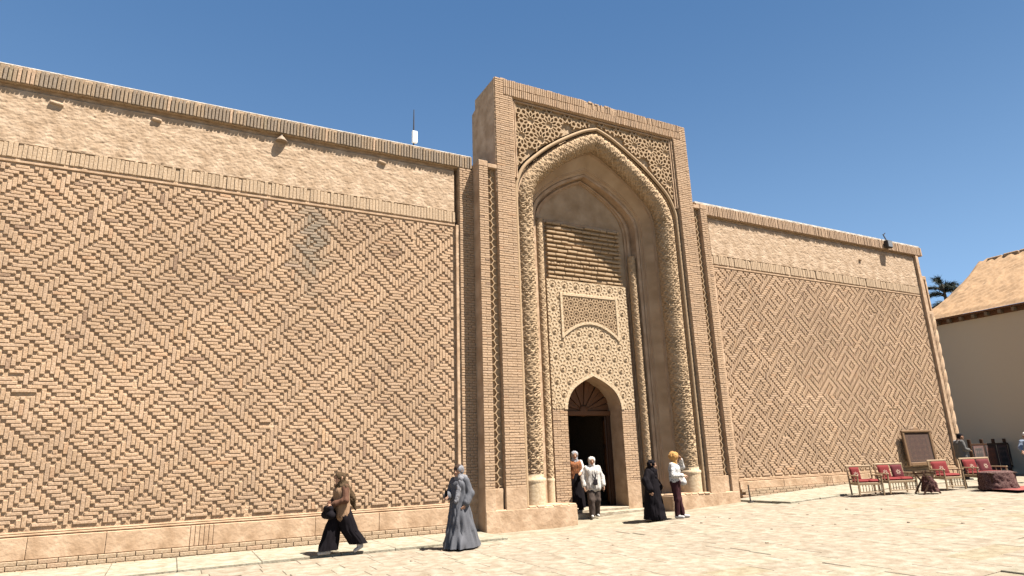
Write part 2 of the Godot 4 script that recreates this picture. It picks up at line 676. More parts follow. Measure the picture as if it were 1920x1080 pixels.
func make_wall(right: bool) -> void:
	var s := 1.0 if right else -1.0
	var wall: Node3D
	if right:
		wall = thing("patterned_brick_facade", "tall patterned brick wall to the right of the portal, behind the red seats", "wall", Vector3(22.0, 0, 0))
	else:
		wall = thing("patterned_brick_facade", "tall patterned brick wall left of the portal with grey water stain", "wall", Vector3(0.5, 0, 0))
	var o := wall.position.x
	var far := (28.15 if right else -5.75) - o      # outer end of the pattern
	var near := (16.0 if right else 6.40) - o       # end next to the portal
	var a := minf(far, near)
	var b := maxf(far, near)
	var v0 := 0.86 if right else 0.70
	var v1 := 7.90 if right else 7.99
	if right:
		pattern(wall, a, b, v0, v1, 17.33 - o, 4.70, 0.07375, 0.0711, 1, 300, false)
	else:
		pattern(wall, a, b, v0, v1, 4.445 - o, 4.69, 0.0806, 0.0733, -1, 300, true)
	# core and back
	block(wall, "wall_core", Vector3(a - 0.5, -0.5, -1.3), Vector3(b + 0.5, 10.1, -0.25), M.plaster)
	# narrow plain fillets round the pattern
	var fw := 0.09
	block(wall, "fillet", Vector3(near - (fw if right else 0.0), v0 - 0.02, -0.2), Vector3(near + (0.0 if right else fw), v1 + 0.02, 0.07), M.plaster, 0.006)
	block(wall, "fillet", Vector3(a, v1, -0.2), Vector3(b, v1 + 0.05, 0.006), M.plaster, 0.006)
	block(wall, "groove_strip", Vector3(a, v1 + 0.05, -0.2), Vector3(b, v1 + 0.10, -0.02), M.mortar)
	# band of standing bricks, half covered with plaster
	soldier_row(wall, "band_brick", a, b, v1 + 0.10, v1 + 0.44, 0.016, 0.083, 0.05 if not right else -0.1, 0.012, 0.004, 0.75)
	# rough plaster frieze
	rough_sheet(wall, "mud_plaster", a, b, v1 + 0.40, 9.67, 0.0115, 0.02, M.mud, 7 if right else 17)
	block(wall, "coping_recess", Vector3(a, 9.6, -0.3), Vector3(b, 9.76, -0.05), M.mortar)
	# coping
	soldier_row(wall, "coping_brick", a - (0.55 if right else 0.55), b + (0.55 if right else 0.5), 9.76, 10.13, 0.12, 0.082 if right else 0.078, 0.85 if not right else 0.1, 0.008)
	block(wall, "coping_slab", Vector3(a - 0.55, 9.75, -1.25), Vector3(b + 0.5, 10.14, 0.06), M.mortar)
	block(wall, "coping_cap", Vector3(a - 0.55, 10.14, -1.25), Vector3(b + 0.5, 10.18 if not right else 10.22, 0.06), M.coping_top, 0.012)
	# brick border next to the portal, standing forward of pattern and frieze
	var bn0 := near - 0.47 if right else near + 0.10
	var bn1 := near - 0.09 if right else near + 0.53
	block(wall, "border_backing", Vector3(bn0, -0.3, -0.3), Vector3(bn1, 9.74, 0.085), M.mortar)
	courses(wall, "border_courses", bn0, bn1, 1.0, 9.74, 0.115, 0.21)
	# plinth
	var g0 := 0.25 if right else 0.0
	block(wall, "moulding", Vector3(a, v0 - 0.035, -0.2), Vector3(b, v0 - 0.002, 0.02), M.plaster, 0.01)
	block(wall, "moulding", Vector3(a, v0 - 0.075, -0.2), Vector3(b, v0 - 0.04, 0.035), M.plaster, 0.01)
	block(wall, "moulding_shadow_groove", Vector3(a, v0 - 0.09, -0.2), Vector3(b, v0 - 0.03, 0.0), M.mortar)
	block(wall, "plinth_core", Vector3(a - 0.2, -0.5, -0.4), Vector3(b + 0.2, v0 - 0.09, 0.03), M.mortar)
	var x := a
	var ytop := v0 - 0.092
	var ybot := ytop - 0.40 if not right else ytop - 0.24
	while x < b - 0.05:
		var w := rng.randf_range(1.1, 2.3)
		var slabs := [w]
		if rng.randf() < 0.28:
			slabs = [0.085, 0.085, 0.085, 0.085, 0.085, w]
		for q in slabs:
			var e := minf(x + q, b)
			if e - x > 0.03:
				var mb := MB.new()
				mb.box(Vector3(x + 0.003, ybot + 0.004, -0.1), Vector3(e - 0.003, ytop, 0.075 + rng.randf_range(-0.006, 0.004)), 0.01)
				part(wall, "plinth_slab", mb.mesh(), M.plaster)
			x = e
	# base courses
	var rows := 3 if not right else 5
	var base_bot := -0.04 if not right else 0.12
	var ph := (ybot - base_bot) / rows
	var bm := brick_mesh(0.30, ph - 0.007, 0.12, 0.008)
	var list := []
	for j in rows:
		var u := a + (0.15 if j % 2 else 0.0)
		while u < b:
			var c: Color = fired().lerp(Color(0.40, 0.32, 0.235), 0.5)
			var p := Vector3(u + 0.155, base_bot + (j + 0.5) * ph, 0.105 + 0.012 * (rows - j) + rng.randf_range(-0.012, 0.008))
			list.append([-in_view(p + wall.position), Transform3D(Basis(Vector3.BACK, rng.randf_range(-0.012, 0.012)), p), 0, c])
			u += 0.312
	lay(wall, "base_brick", "base_courses", list, [bm], "brick", 200)
	if right:
		end_pillar(wall, b)
	# lumps that stick out of the frieze
	for q in ([[-2.9, 9.47, 0.13], [-1.0, 9.52, 0.10], [4.3, 9.50, 0.11]] if not right else [[24.3, 9.1, 0.07]]):
		var mb := MB.new()
		mb.box(Vector3(-q[2], -0.035, -0.05), Vector3(q[2], 0.035, 0.07), 0.022, Transform3D(Basis(Vector3.BACK, rng.randf_range(-0.25, 0.1)), Vector3(q[0] - o, q[1], 0)))
		part(wall, "protruding_brick", mb.mesh(), M.mud)


func end_pillar(wall: Node3D, b: float) -> void:
	# the outer corner of the wall: border, stepped pilaster and a twisted brick shaft
	block(wall, "corner_border", Vector3(b, -0.3, -0.4), Vector3(b + 0.20, 9.74, 0.10), M.plaster, 0.01)
	block(wall, "corner_pilaster", Vector3(b + 0.20, -0.3, -1.2), Vector3(b + 0.72, 8.74, -0.12), M.plaster, 0.01)
	block(wall, "corner_cap", Vector3(b + 0.14, 8.74, -1.25), Vector3(b + 0.78, 8.90, -0.06), M.plaster, 0.02)
	for x in [0.20, 0.40, 0.60]:
		block(wall, "corner_rib", Vector3(b + x, 7.3, -0.3), Vector3(b + x + 0.10, 8.74, -0.03), M.plaster, 0.008)
	block(wall, "corner_ring", Vector3(b + 0.17, 7.14, -0.6), Vector3(b + 0.75, 7.3, -0.02), M.plaster, 0.02)
	var pts := PackedVector3Array()
	var seg := 40
	var rows := 260
	for j in rows:
		var y := lerpf(2.1, 7.14, float(j) / (rows - 1))
		for i in seg:
			var an := TAU * i / seg
			var tw := sin(an * 5.0 - y * 11.0)
			var r := 0.235 + 0.03 * clampf(tw * 2.5, -1.0, 1.0)
			pts.append(Vector3(b + 0.46 + r * cos(an), y, -0.16 - r * sin(an)))
	var mb := MB.new()
	mb.grid(pts, seg, rows, true)
	part(wall, "twisted_shaft", mb.mesh(), M.plaster)
	block(wall, "shaft_base", Vector3(b + 0.2, -0.2, -0.5), Vector3(b + 0.72, 2.1, 0.02), M.plaster, 0.02)
	for x in [0.27, 0.43, 0.59]:
		block(wall, "corner_rib", Vector3(b + x, 1.2, -0.3), Vector3(b + x + 0.06, 2.04, 0.05), M.plaster, 0.008)


# ---------------------------------------------------------------- the portal
const A_MOLD_TOP := [[3.10, 9.2], [3.07, 9.5], [2.95, 9.85], [2.78, 10.15], [2.42, 10.52], [1.88, 10.98], [1.2, 11.42], [0.52, 11.79], [0.0, 11.97]]
const A_MOLD_LOW := [[2.97, 9.2], [2.94, 9.4], [2.80, 9.75], [2.62, 10.02], [2.28, 10.36], [1.76, 10.80], [1.15, 11.22], [0.5, 11.60], [0.0, 11.79]]
const A_CARVE := [[2.42, 8.9], [2.40, 9.1], [2.30, 9.45], [2.13, 9.72], [1.70, 10.18], [1.12, 10.66], [0.75, 10.92], [0.4, 11.14], [0.0, 11.31]]
const A_INNER := [[2.10, 8.6], [2.08, 9.05], [1.99, 9.38], [1.83, 9.60], [1.60, 9.83], [1.22, 10.12], [0.9, 10.31], [0.45, 10.52], [0.0, 10.71]]
const A_INNER_B := [[1.93, 8.6], [1.92, 9.0], [1.85, 9.28], [1.71, 9.49], [1.48, 9.72], [1.13, 10.0], [0.84, 10.18], [0.42, 10.40], [0.0, 10.58]]
const A_INNER2 := [[1.66, 8.5], [1.65, 8.85], [1.58, 9.15], [1.46, 9.42], [1.25, 9.66], [0.96, 9.90], [0.7, 10.08], [0.36, 10.28], [0.0, 10.45]]
const A_DOOR := [[0.98, 3.06], [0.97, 3.2], [0.92, 3.36], [0.84, 3.52], [0.70, 3.68], [0.50, 3.82], [0.3, 3.93], [0.14, 4.0], [0.0, 4.06]]


func arch(pts: Array, base: float, nv := 8, na := 30) -> PackedVector2Array:   # from the left foot over the apex to the right foot
	var half := PackedVector2Array()
	var w0: float = pts[0][0]
	var y0: float = pts[0][1]
	for i in nv:
		half.append(Vector2(w0, lerpf(base, y0, float(i) / nv)))
	var fine := PackedVector2Array()
	var m := pts.size()
	for i in m - 1:
		var p0 := Vector2(pts[maxi(i - 1, 0)][0], pts[maxi(i - 1, 0)][1])
		var p1 := Vector2(pts[i][0], pts[i][1])
		var p2 := Vector2(pts[i + 1][0], pts[i + 1][1])
		var p3 := Vector2(pts[mini(i + 2, m - 1)][0], pts[mini(i + 2, m - 1)][1])
		for k in 12:
			fine.append(p1.cubic_interpolate(p2, p0, p3, k / 12.0))
	fine.append(Vector2(pts[m - 1][0], pts[m - 1][1]))
	var total := 0.0
	for i in fine.size() - 1:
		total += fine[i].distance_to(fine[i + 1])
	var seg := 0
	var run := 0.0
	for k in na + 1:
		var want := total * k / na
		while seg < fine.size() - 2 and run + fine[seg].distance_to(fine[seg + 1]) < want:
			run += fine[seg].distance_to(fine[seg + 1])
			seg += 1
		half.append(fine[seg].lerp(fine[seg + 1], clampf((want - run) / maxf(fine[seg].distance_to(fine[seg + 1]), 1e-6), 0, 1)))
	var out := PackedVector2Array()
	for p in half:
		out.append(Vector2(-p.x, p.y))
	for i in range(half.size() - 2, -1, -1):
		out.append(half[i])
	return out


func loft(mb: MB, list: Array) -> void:   # [profile, z] after [profile, z]; each band keeps its own edges
	for k in list.size() - 1:
		var pts := PackedVector3Array()
		var m: int = list[k][0].size()
		for q in [k, k + 1]:
			for p in list[q][0]:
				pts.append(Vector3(p.x, p.y, list[q][1]))
		mb.grid(pts, m, 2, false, true)


func over(mb: MB, prof: PackedVector2Array, top: float, z: float) -> void:   # the flat face between an arch and a level line above it
	for i in prof.size() - 1:
		var a := prof[i]
		var b := prof[i + 1]
		if b.x - a.x < 1e-4:
			continue
		mb.quad(Vector3(a.x, a.y, z), Vector3(b.x, b.y, z), Vector3(b.x, top, z), Vector3(a.x, top, z))


func clip(a: Vector2, b: Vector2, lo: Vector2, hi: Vector2) -> Array:
	var t0 := 0.0
	var t1 := 1.0
	var d := b - a
	for ax in 2:
		if absf(d[ax]) < 1e-9:
			if a[ax] < lo[ax] or a[ax] > hi[ax]:
				return []
		else:
			var p := (lo[ax] - a[ax]) / d[ax]
			var q := (hi[ax] - a[ax]) / d[ax]
			t0 = maxf(t0, minf(p, q))
			t1 = minf(t1, maxf(p, q))
	return [a + d * t0, a + d * t1] if t1 - t0 > 0.02 else []


# star-and-rosette lattice of straps: centres in a triangular net s apart, each with a twelve-pointed star and a ring
func girih(lo: Vector2, hi: Vector2, s: float, org: Vector2, rho: float, ring: float, centres := []) -> Array:
	var out := []
	var row := 0
	var y := org.y - s * 0.8660254 * ceili((org.y - lo.y) / (s * 0.8660254) + 1)
	row = roundi((y - org.y) / (s * 0.8660254))
	while y < hi.y + s:
		var x := org.x + (0.5 * s if posmod(row, 2) else 0.0)
		x -= s * ceili((x - lo.x) / s + 1)
		while x < hi.x + s:
			var c := Vector2(x, y)
			centres.append(c)
			var m := []
			var p := []
			for k in 12:
				m.append(c + Vector2.from_angle(k * PI / 6) * s * 0.5)
				p.append(c + Vector2.from_angle((k + 0.5) * PI / 6) * s * 0.5 * rho)
			for k in 12:
				out.append([m[k], p[k]])
				out.append([p[k], m[(k + 1) % 12]])
				if ring > 0:
					var r := s * 0.5 * ring
					out.append([c + Vector2.from_angle(k * PI / 6) * r, c + Vector2.from_angle((k + 1) * PI / 6) * r])
			for k in [1, 3]:   # the small triangles between three stars
				var t := c + Vector2.from_angle(k * PI / 6) * s * 0.57735
				for q in 3:
					var e := t + Vector2.from_angle(k * PI / 6 + PI + q * TAU / 3) * s * 0.07735
					var g := t + Vector2.from_angle(k * PI / 6 + PI + (q + 1) * TAU / 3) * s * 0.07735
					out.append([e, g])
			x += s
		y += s * 0.8660254
		row += 1
	return out


func arch_y(prof: PackedVector2Array, x: float) -> float:
	for i in prof.size() - 1:
		if prof[i].x <= x and prof[i + 1].x >= x and prof[i + 1].x > prof[i].x:
			return lerpf(prof[i].y, prof[i + 1].y, (x - prof[i].x) / (prof[i + 1].x - prof[i].x))
	return -100.0


# a round roll of carved terracotta along a path in the plane z; only its front half is seen
func carved_roll(path: PackedVector2Array, z: float, r: float, amp: float, sd: int, step := 0.016, seg := 40) -> ArrayMesh:
	var pts := PackedVector3Array()
	var sm := PackedVector2Array()
	var acc := 0.0
	var ln := PackedFloat32Array()
	for i in path.size() - 1:
		var d := path[i].distance_to(path[i + 1])
		var m := maxi(1, roundi(d / step))
		for k in m:
			sm.append(path[i].lerp(path[i + 1], float(k) / m))
			ln.append(acc + d * k / m)
		acc += d
	var cell := noise(14.0, sd, 1, FastNoiseLite.TYPE_CELLULAR)
	cell.cellular_return_type = FastNoiseLite.RETURN_DISTANCE2_SUB
	var nz := noise(14.0, sd + 1, 2)
	var wear := noise(0.9, sd + 2, 2)
	var m := sm.size()
	for i in m:
		var t := (sm[mini(i + 4, m - 1)] - sm[maxi(i - 4, 0)]).normalized()
		var side := Vector2(-t.y, t.x)
		for k in seg:
			var an := lerpf(-0.25 * PI, 1.25 * PI, float(k) / (seg - 1))
			var a := an * r
			var s := ln[i]
			# a net of lozenges with a rosette in each, filled with scrollwork cut deep between
			var x := s / 0.235
			var y := a / 0.235
			var l1 := absf(fposmod(x + y, 1.0) - 0.5) * 2.0
			var l2 := absf(fposmod(x - y, 1.0) - 0.5) * 2.0
			var strap := smoothstep(0.74, 0.84, maxf(l1, l2))
			var q := Vector2(fposmod(x + y, 1.0) - 0.5, fposmod(x - y, 1.0) - 0.5) * 0.235
			var fl := q.length() + 0.014 * cos(q.angle() * 8.0)
			var rose := smoothstep(0.046, 0.036, fl) * smoothstep(0.012, 0.020, fl) + smoothstep(0.075, 0.068, fl) * smoothstep(0.054, 0.060, fl)
			var ck := cell.get_noise_2d(s, a) + 1.0
			var scroll := smoothstep(0.16, 0.30, ck) * 0.6 * smoothstep(0.075, 0.09, fl)
			var h := maxf(maxf(strap, rose), scroll) - 0.75 + 0.22 * nz.get_noise_2d(s, a)
			h *= 0.85 + 0.5 * wear.get_noise_2d(s, a)
			var rr := r + amp * h
			pts.append(Vector3(sm[i].x, sm[i].y, z) + Vector3(side.x, side.y, 0) * rr * cos(an) + Vector3(0, 0, rr * sin(an)))
	var mb := MB.new()
	mb.grid(pts, seg, m, false, true)
	return mb.mesh()


func lathe(mb: MB, at: Vector3, prof: Array, seg := 28) -> void:   # [radius, y] upwards
	var pts := PackedVector3Array()
	for q in prof:
		for i in seg:
			var an := TAU * i / seg
			pts.append(at + Vector3(q[0] * cos(an), q[1], -q[0] * sin(an)))
	mb.grid(pts, seg, prof.size(), true)


func strap_mesh(segs: Array, lo: Vector2, hi: Vector2, z: float, wd: float, dp: float, keep: Callable) -> ArrayMesh:
	var mb := MB.new()
	var seen := {}
	for q in segs:
		var e := clip(q[0], q[1], lo, hi)
		if e.is_empty():
			continue
		var mid: Vector2 = (e[0] + e[1]) * 0.5
		if not keep.call(e[0]) or not keep.call(e[1]):
			if not keep.call(mid):
				continue
		var key := Vector2i(roundi(mid.x * 500), roundi(mid.y * 500))
		if seen.has(key):
			continue
		seen[key] = true
		var j := rng.randf_range(-0.0022, 0.0022)
		mb.bar(Vector3(e[0].x, e[0].y, z + j), Vector3(e[1].x, e[1].y, z + j), wd, dp)
	return mb.mesh()


func prism(mb: MB, prof: Array, x0: float, x1: float) -> void:   # a profile of [z, y], counter-clockwise seen from +x, swept along x
	var m := prof.size()
	for i in m:
		var a: Array = prof[i]
		var b: Array = prof[(i + 1) % m]
		mb.quad(Vector3(x1, a[1], a[0]), Vector3(x0, a[1], a[0]), Vector3(x0, b[1], b[0]), Vector3(x1, b[1], b[0]))
	for i in range(1, m - 1):
		mb.tri(Vector3(x1, prof[0][1], prof[0][0]), Vector3(x1, prof[i][1], prof[i][0]), Vector3(x1, prof[i + 1][1], prof[i + 1][0]))
		mb.tri(Vector3(x0, prof[0][1], prof[0][0]), Vector3(x0, prof[i + 1][1], prof[i + 1][0]), Vector3(x0, prof[i][1], prof[i][0]))


func make_portal() -> void:
	var P := thing("portal", "tall brick entrance portal with pointed arch, carved columns and dark doorway", "portal", Vector3(CX, 0, 0))
	var zf := 0.52
	for s in [-1.0, 1.0]:
		var sp := func(w0: float, w1: float) -> Array: return [minf(w0 * s, w1 * s), maxf(w0 * s, w1 * s)]
		# outer pilaster
		var q: Array = sp.call(4.0, 4.275)
		block(P, "pilaster", Vector3(q[0], -0.3, -1.1), Vector3(q[1], 9.72, zf - 0.03), M.plaster)
		courses(P, "pilaster_courses", q[0], q[1], 1.0, 9.72, zf, 0.28)
		block(P, "pilaster_cap", Vector3(q[0] - (0.012 if s < 0 else 0.0), 9.72, -1.1), Vector3(q[1] + (0.012 if s > 0 else 0.0), 9.90, zf + 0.008), M.plaster, 0.015)
		q = sp.call(3.996, 4.281)
		block(P, "pilaster_base", Vector3(q[0], 0.45, -0.5), Vector3(q[1], 1.0, zf + 0.006), M.plaster, 0.008)
		# strip of hexagons, in a recess
		q = sp.call(3.702, 3.994)
		block(P, "hexagon_strip_back", Vector3(q[0], 0.4, -1.1), Vector3(q[1], 9.72, 0.345), M.carved_back)
		block(P, "hexagon_strip_cap", Vector3(q[0], 9.72, -1.1), Vector3(q[1], 9.84, zf - 0.005), M.plaster, 0.01)
		var h: Array = sp.call(3.745, 3.992)
		var lo := Vector2(h[0], 1.0)
		var hi := Vector2(h[1], 9.70)
		var segs := []
		var R := 0.122
		for j in range(-1, 60):
			for i in range(-1, 3):
				var c := Vector2(h[0] + 0.045 + i * R * 1.5, 1.06 + j * R * 1.73205 + (R * 0.866 if i % 2 else 0.0))
				for k in 6:
					segs.append([c + Vector2.from_angle(k * PI / 3) * R, c + Vector2.from_angle((k + 1) * PI / 3) * R])
		part(P, "hexagon_lattice", strap_mesh(segs, lo, hi, 0.375, 0.022, 0.07, func(_p): return true), M.carved, Transform3D(), true)
		block(P, "strip_base", Vector3(h[0] + (0.0 if s < 0 else 0.0), 0.45, 0.2), Vector3(h[1] , 1.0, 0.455), M.plaster, 0.01)
		block(P, "strip_sill", Vector3(q[0], 0.42, 0.2), Vector3(q[1], 0.50, 0.50), M.plaster, 0.012)
		# main pier
		q = sp.call(3.12, 3.70)
		block(P, "pier", Vector3(q[0], -0.3, -0.9), Vector3(q[1], 12.70, zf - 0.024), M.mortar)
		courses(P, "pier_courses", q[0], q[1], 1.0, 12.16, zf, 0.29)
		courses(P, "pier_courses", q[0] if s < 0 else q[0] + 0.3, q[1] - 0.3 if s < 0 else q[1], 12.16, 12.72, zf, 0.29)
		q = sp.call(3.115, 3.706)
		block(P, "pier_base", Vector3(q[0], 0.45, -0.5), Vector3(q[1], 1.0, zf + 0.006), M.plaster, 0.008)
		# side wall of the upper box, its top falling to the back
		var mb := MB.new()
		q = sp.call(3.3, 3.72)
		prism(mb, [[0.49, 9.0], [0.49, 12.70], [-1.1, 12.27], [-1.1, 9.0]], q[0], q[1])
		part(P, "box_side", mb.mesh(), M.plaster)
		# platform before the jamb
		q = sp.call(1.62, 4.287)
		var pb := MB.new()
		pb.box(Vector3(q[0], -0.4, -0.8), Vector3(q[1], 0.50 if s < 0 else 0.54, zf + 0.012), 0.025)
		part(P, "platform", pb.mesh(), M.plaster)
		var top := 0.50 if s < 0 else 0.54
		for k in 6:
			var x0: float = 1.64 + k * 0.24
			var e: Array = sp.call(x0, x0 + 0.225)
			var eb := MB.new()
			eb.box(Vector3(e[0], top - 0.03, 0.1), Vector3(e[1], top + 0.035 + rng.randf_range(-0.012, 0.012), zf + 0.02 + rng.randf_range(-0.02, 0.012)), 0.02)
			part(P, "platform_edge_stone", eb.mesh(), M.plaster)
		# pedestals of the columns
		var ped := MB.new()
		lathe(ped, Vector3(s * 2.71, 0, 0.12), [[0.335, 0.48], [0.335, 1.10], [0.35, 1.12], [0.35, 1.19], [0.30, 1.21], [0.30, 1.3]])
		part(P, "column_pedestal", ped.mesh(), M.gypsum)
		ped = MB.new()
		lathe(ped, Vector3(s * 1.76, 0, -0.60), [[0.135, 0.48], [0.135, 1.05], [0.145, 1.07], [0.145, 1.13], [0.12, 1.15], [0.12, 1.2]])
		part(P, "column_pedestal", ped.mesh(), M.gypsum)
		part(P, "inner_column", carved_roll(PackedVector2Array([Vector2(s * 1.76, 1.13), Vector2(s * 1.76, 8.9 if s < 0 else 8.05)]), -0.60, 0.125, 0.028, 61 + int(s), 0.014, 28), M.carved)
	# top of the frame
	var top := MB.new()
	prism(top, [[0.485, 12.2], [0.485, 12.70], [-1.1, 12.27], [-1.1, 12.1]], -3.3, 3.3)
	part(P, "lintel", top.mesh(), M.mortar)
	block(P, "box_back", Vector3(-3.3, 8.6, -1.12), Vector3(3.3, 12.15, -1.0), M.plaster)
	var vm := [brick_mesh(0.052, 0.25, 0.05, 0.006), brick_mesh(0.052, 0.17, 0.05, 0.006)]
	var xf := [[], []]
	var cl := [[], []]
	for i in 100:
		var x := -3.38 + i * 0.0683
		for j in 2:
			var lost: bool = j == 1 and ((i > 42 and i < 62 and rng.randf() < 0.55) or (i > 72 and i < 90 and rng.randf() < 0.35))
			var k := 1 if lost else 0
			var c: Color = fired()
			var t := rng.randf_range(0.85, 1.05)
			xf[k].append(Transform3D(Basis(Vector3.BACK, rng.randf_range(-0.02, 0.02)), Vector3(x, 12.33 + j * 0.265 - (0.04 if lost else 0.0) + rng.randf_range(-0.006, 0.006), 0.52 + rng.randf_range(-0.008, 0.006) - (0.02 if lost else 0.0))))
			cl[k].append(Color(c.r * t, c.g * t, c.b * t))
	for k in 2:
		many(P, "lintel_bricks", vm[k], M.brick, xf[k], cl[k])
	# ragged crown bricks along the top edge
	for i in 34:
		var w := rng.randf_range(0.1, 0.24)
		var x := -3.5 + i * 0.21 + rng.randf_range(-0.05, 0.05)
		block(P, "crown_brick", Vector3(x, 12.68, 0.3), Vector3(x + w, 12.715 + rng.randf() * 0.035, 0.50 + rng.randf_range(-0.03, 0.02)), M.plaster, 0.008)
	# spandrel and its star lattice
	var mt := arch(A_MOLD_TOP, 0.5)
	var ml := arch(A_MOLD_LOW, 0.5)
	var sb := MB.new()
	over(sb, mt, 12.2, 0.322)
	part(P, "spandrel", sb.mesh(), M.carved_back)
	var lo := Vector2(-2.98, 9.2)
	var hi := Vector2(2.98, 12.1)
	var keep := func(p: Vector2) -> bool: return p.y > arch_y(mt, p.x) + 0.03
	var mids := []
	var net := girih(lo, hi, 0.66, Vector2(-2.45, 11.60), 0.70, 0.0, mids)
	var bosses := []
	for c in mids:
		if absf(c.x) < 2.85 and c.y < 12.0 and c.y > 9.3 and c.y > arch_y(mt, c.x) + 0.2:
			bosses.append(c)
			for k in 12:
				net.append([c + Vector2.from_angle((k + 0.5) * PI / 6) * 0.66 * 0.35, c + Vector2.from_angle((k + 0.5) * PI / 6) * 0.15])
	part(P, "star_lattice", strap_mesh(net, lo, hi, 0.362, 0.036, 0.095, keep), M.carved, Transform3D(), true)
	for c in bosses:
		var bm := MB.new()
		lathe(bm, Vector3.ZERO, [[0.0, 0.01], [0.05, 0.005], [0.105, 0.0], [0.112, 0.05], [0.15, 0.05], [0.156, -0.03]], 20)
		part(P, "rosette", bm.mesh(), M.carved, Transform3D(Basis(Vector3.RIGHT, PI / 2), Vector3(c.x, c.y, 0.345)))
	var fr := MB.new()
	for z in [[3.0, 0.43], [3.075, 0.46]]:
		var w: float = z[0]
		for s in [-1.0, 1.0]:
			fr.bar(Vector3(s * w, 9.6, z[1] - 0.05), Vector3(s * w, 12.11 + (w - 3.0), z[1] - 0.05), 0.035, 0.1)
		fr.bar(Vector3(-w - 0.018, 12.128 + (w - 3.0), z[1] - 0.05), Vector3(w + 0.018, 12.128 + (w - 3.0), z[1] - 0.05), 0.035, 0.1)
	part(P, "spandrel_frame", fr.mesh(), M.plaster)
	# mouldings that run up the jambs and over the arch
	var tb := MB.new()
	var path := PackedVector3Array()
	var rad := PackedFloat32Array()
	for i in mt.size():
		var p := (mt[i] + ml[i]) * 0.5
		path.append(Vector3(p.x, p.y, 0.36))
		rad.append(0.055)
	tb.tube(path, rad, 10)
	part(P, "arch_moulding", tb.mesh(), M.carved)
	tb = MB.new()
	path = PackedVector3Array()
	rad = PackedFloat32Array()
	for i in mt.size():
		path.append(Vector3(ml[i].x * 0.985, ml[i].y - 0.03, 0.27))
		rad.append(0.03)
	tb.tube(path, rad, 8)
	part(P, "arch_moulding", tb.mesh(), M.plaster)
	# carved column that becomes the carved roll of the arch
	var cv := arch(A_CARVE, 0.5)
	var roll := PackedVector2Array()
	for i in ml.size():
		var p := (ml[i] + cv[i]) * 0.5
		if p.y > 1.2:
			roll.append(p)
	roll.insert(0, Vector2(-2.695, 1.2))
	roll.append(Vector2(2.695, 1.2))
	part(P, "carved_column_and_arch", carved_roll(roll, 0.10, 0.30, 0.056, 70), M.carved)
	# shell of the niche
	var inn := arch(A_INNER, 0.5)
	var inb := arch(A_INNER_B, 0.5)
	var in2 := arch(A_INNER2, 0.5)
	var nb := MB.new()
	loft(nb, [[ml, 0.36], [ml, -0.04], [cv, -0.04]])
	part(P, "arch_bed", nb.mesh(), M.carved_back)
	nb = MB.new()
	loft(nb, [[cv, -0.04], [inn, -0.48]])
	part(P, "splayed_vault", nb.mesh(), M.tympanum)
	nb = MB.new()
	var st := []
	for q in [[0.0, -0.48], [0.22, -0.48], [0.22, -0.55], [0.36, -0.55], [0.36, -0.48], [1.0, -0.48], [1.0, -0.78]]:
		var pr := PackedVector2Array()
		for i in inn.size():
			pr.append(inn[i].lerp(inb[i], q[0]))
		st.append([pr, q[1]])
	loft(nb, st)
	part(P, "inner_arch", nb.mesh(), M.plaster)
	nb = MB.new()
	st = []
	for q in [[0.0, -0.78], [0.45, -0.78], [0.45, -0.70], [0.75, -0.70], [0.75, -0.76], [1.0, -0.76], [1.0, -0.9]]:
		var pr := PackedVector2Array()
		for i in inn.size():
			pr.append(inb[i].lerp(in2[i], q[0]))
		st.append([pr, q[1]])
	loft(nb, st)
	part(P, "inner_arch", nb.mesh(), M.plaster)
	# thin grooves drawn along the vault
	for f in [0.10, 0.16, 0.80, 0.88]:
		var gb := MB.new()
		path = PackedVector3Array()
		rad = PackedFloat32Array()
		for i in cv.size():
			var p := cv[i].lerp(inn[i], f)
			path.append(Vector3(p.x, p.y, lerpf(-0.04, -0.48, f) + 0.004))
			rad.append(0.014)
		gb.tube(path, rad, 6)
		part(P, "vault_bead", gb.mesh(), M.plaster)
	# tympanum behind the inner arch
	block(P, "tympanum", Vector3(-1.95, 6.5, -1.0), Vector3(1.95, 10.65, -0.82), M.tympanum)
	block(P, "niche_back", Vector3(-1.95, 0.3, -1.0), Vector3(-1.4, 6.5, -0.84), M.tympanum)
	block(P, "niche_back", Vector3(1.4, 0.3, -1.0), Vector3(1.95, 6.5, -0.84), M.tympanum)
	# ledges of broken brick courses
	var y := 7.06
	var row := 0
	while y < 8.86:
		var x := -1.42
		while x < 1.40:
			var w := minf(rng.randf_range(0.22, 0.40), 1.42 - x)
			var dp := 0.10 + rng.randf() * 0.035 - (0.06 if rng.randf() < 0.06 else 0.0)
			if row == 3 and x < 0.35:
				w = minf(0.11, 1.42 - x)
			var mb := MB.new()
			mb.box(Vector3(-w / 2 + 0.006, 0.0, -0.1), Vector3(w / 2 - 0.006, 0.07 + rng.randf_range(-0.012, 0.012), dp + 0.03), 0.014, Transform3D(Basis(Vector3.RIGHT, rng.randf_range(-0.03, 0.06)) * Basis(Vector3.BACK, rng.randf_range(-0.015, 0.015)), Vector3(x + w / 2, y + rng.randf_range(-0.004, 0.004), -0.84)))
			part(P, "ledge_brick", mb.mesh(), M.carved)
			x += w
		y += 0.148
		row += 1
	block(P, "ledge_course", Vector3(-1.45, 8.86, -1.0), Vector3(1.45, 9.0, -0.79), M.plaster, 0.02)
	make_door_wall(P)


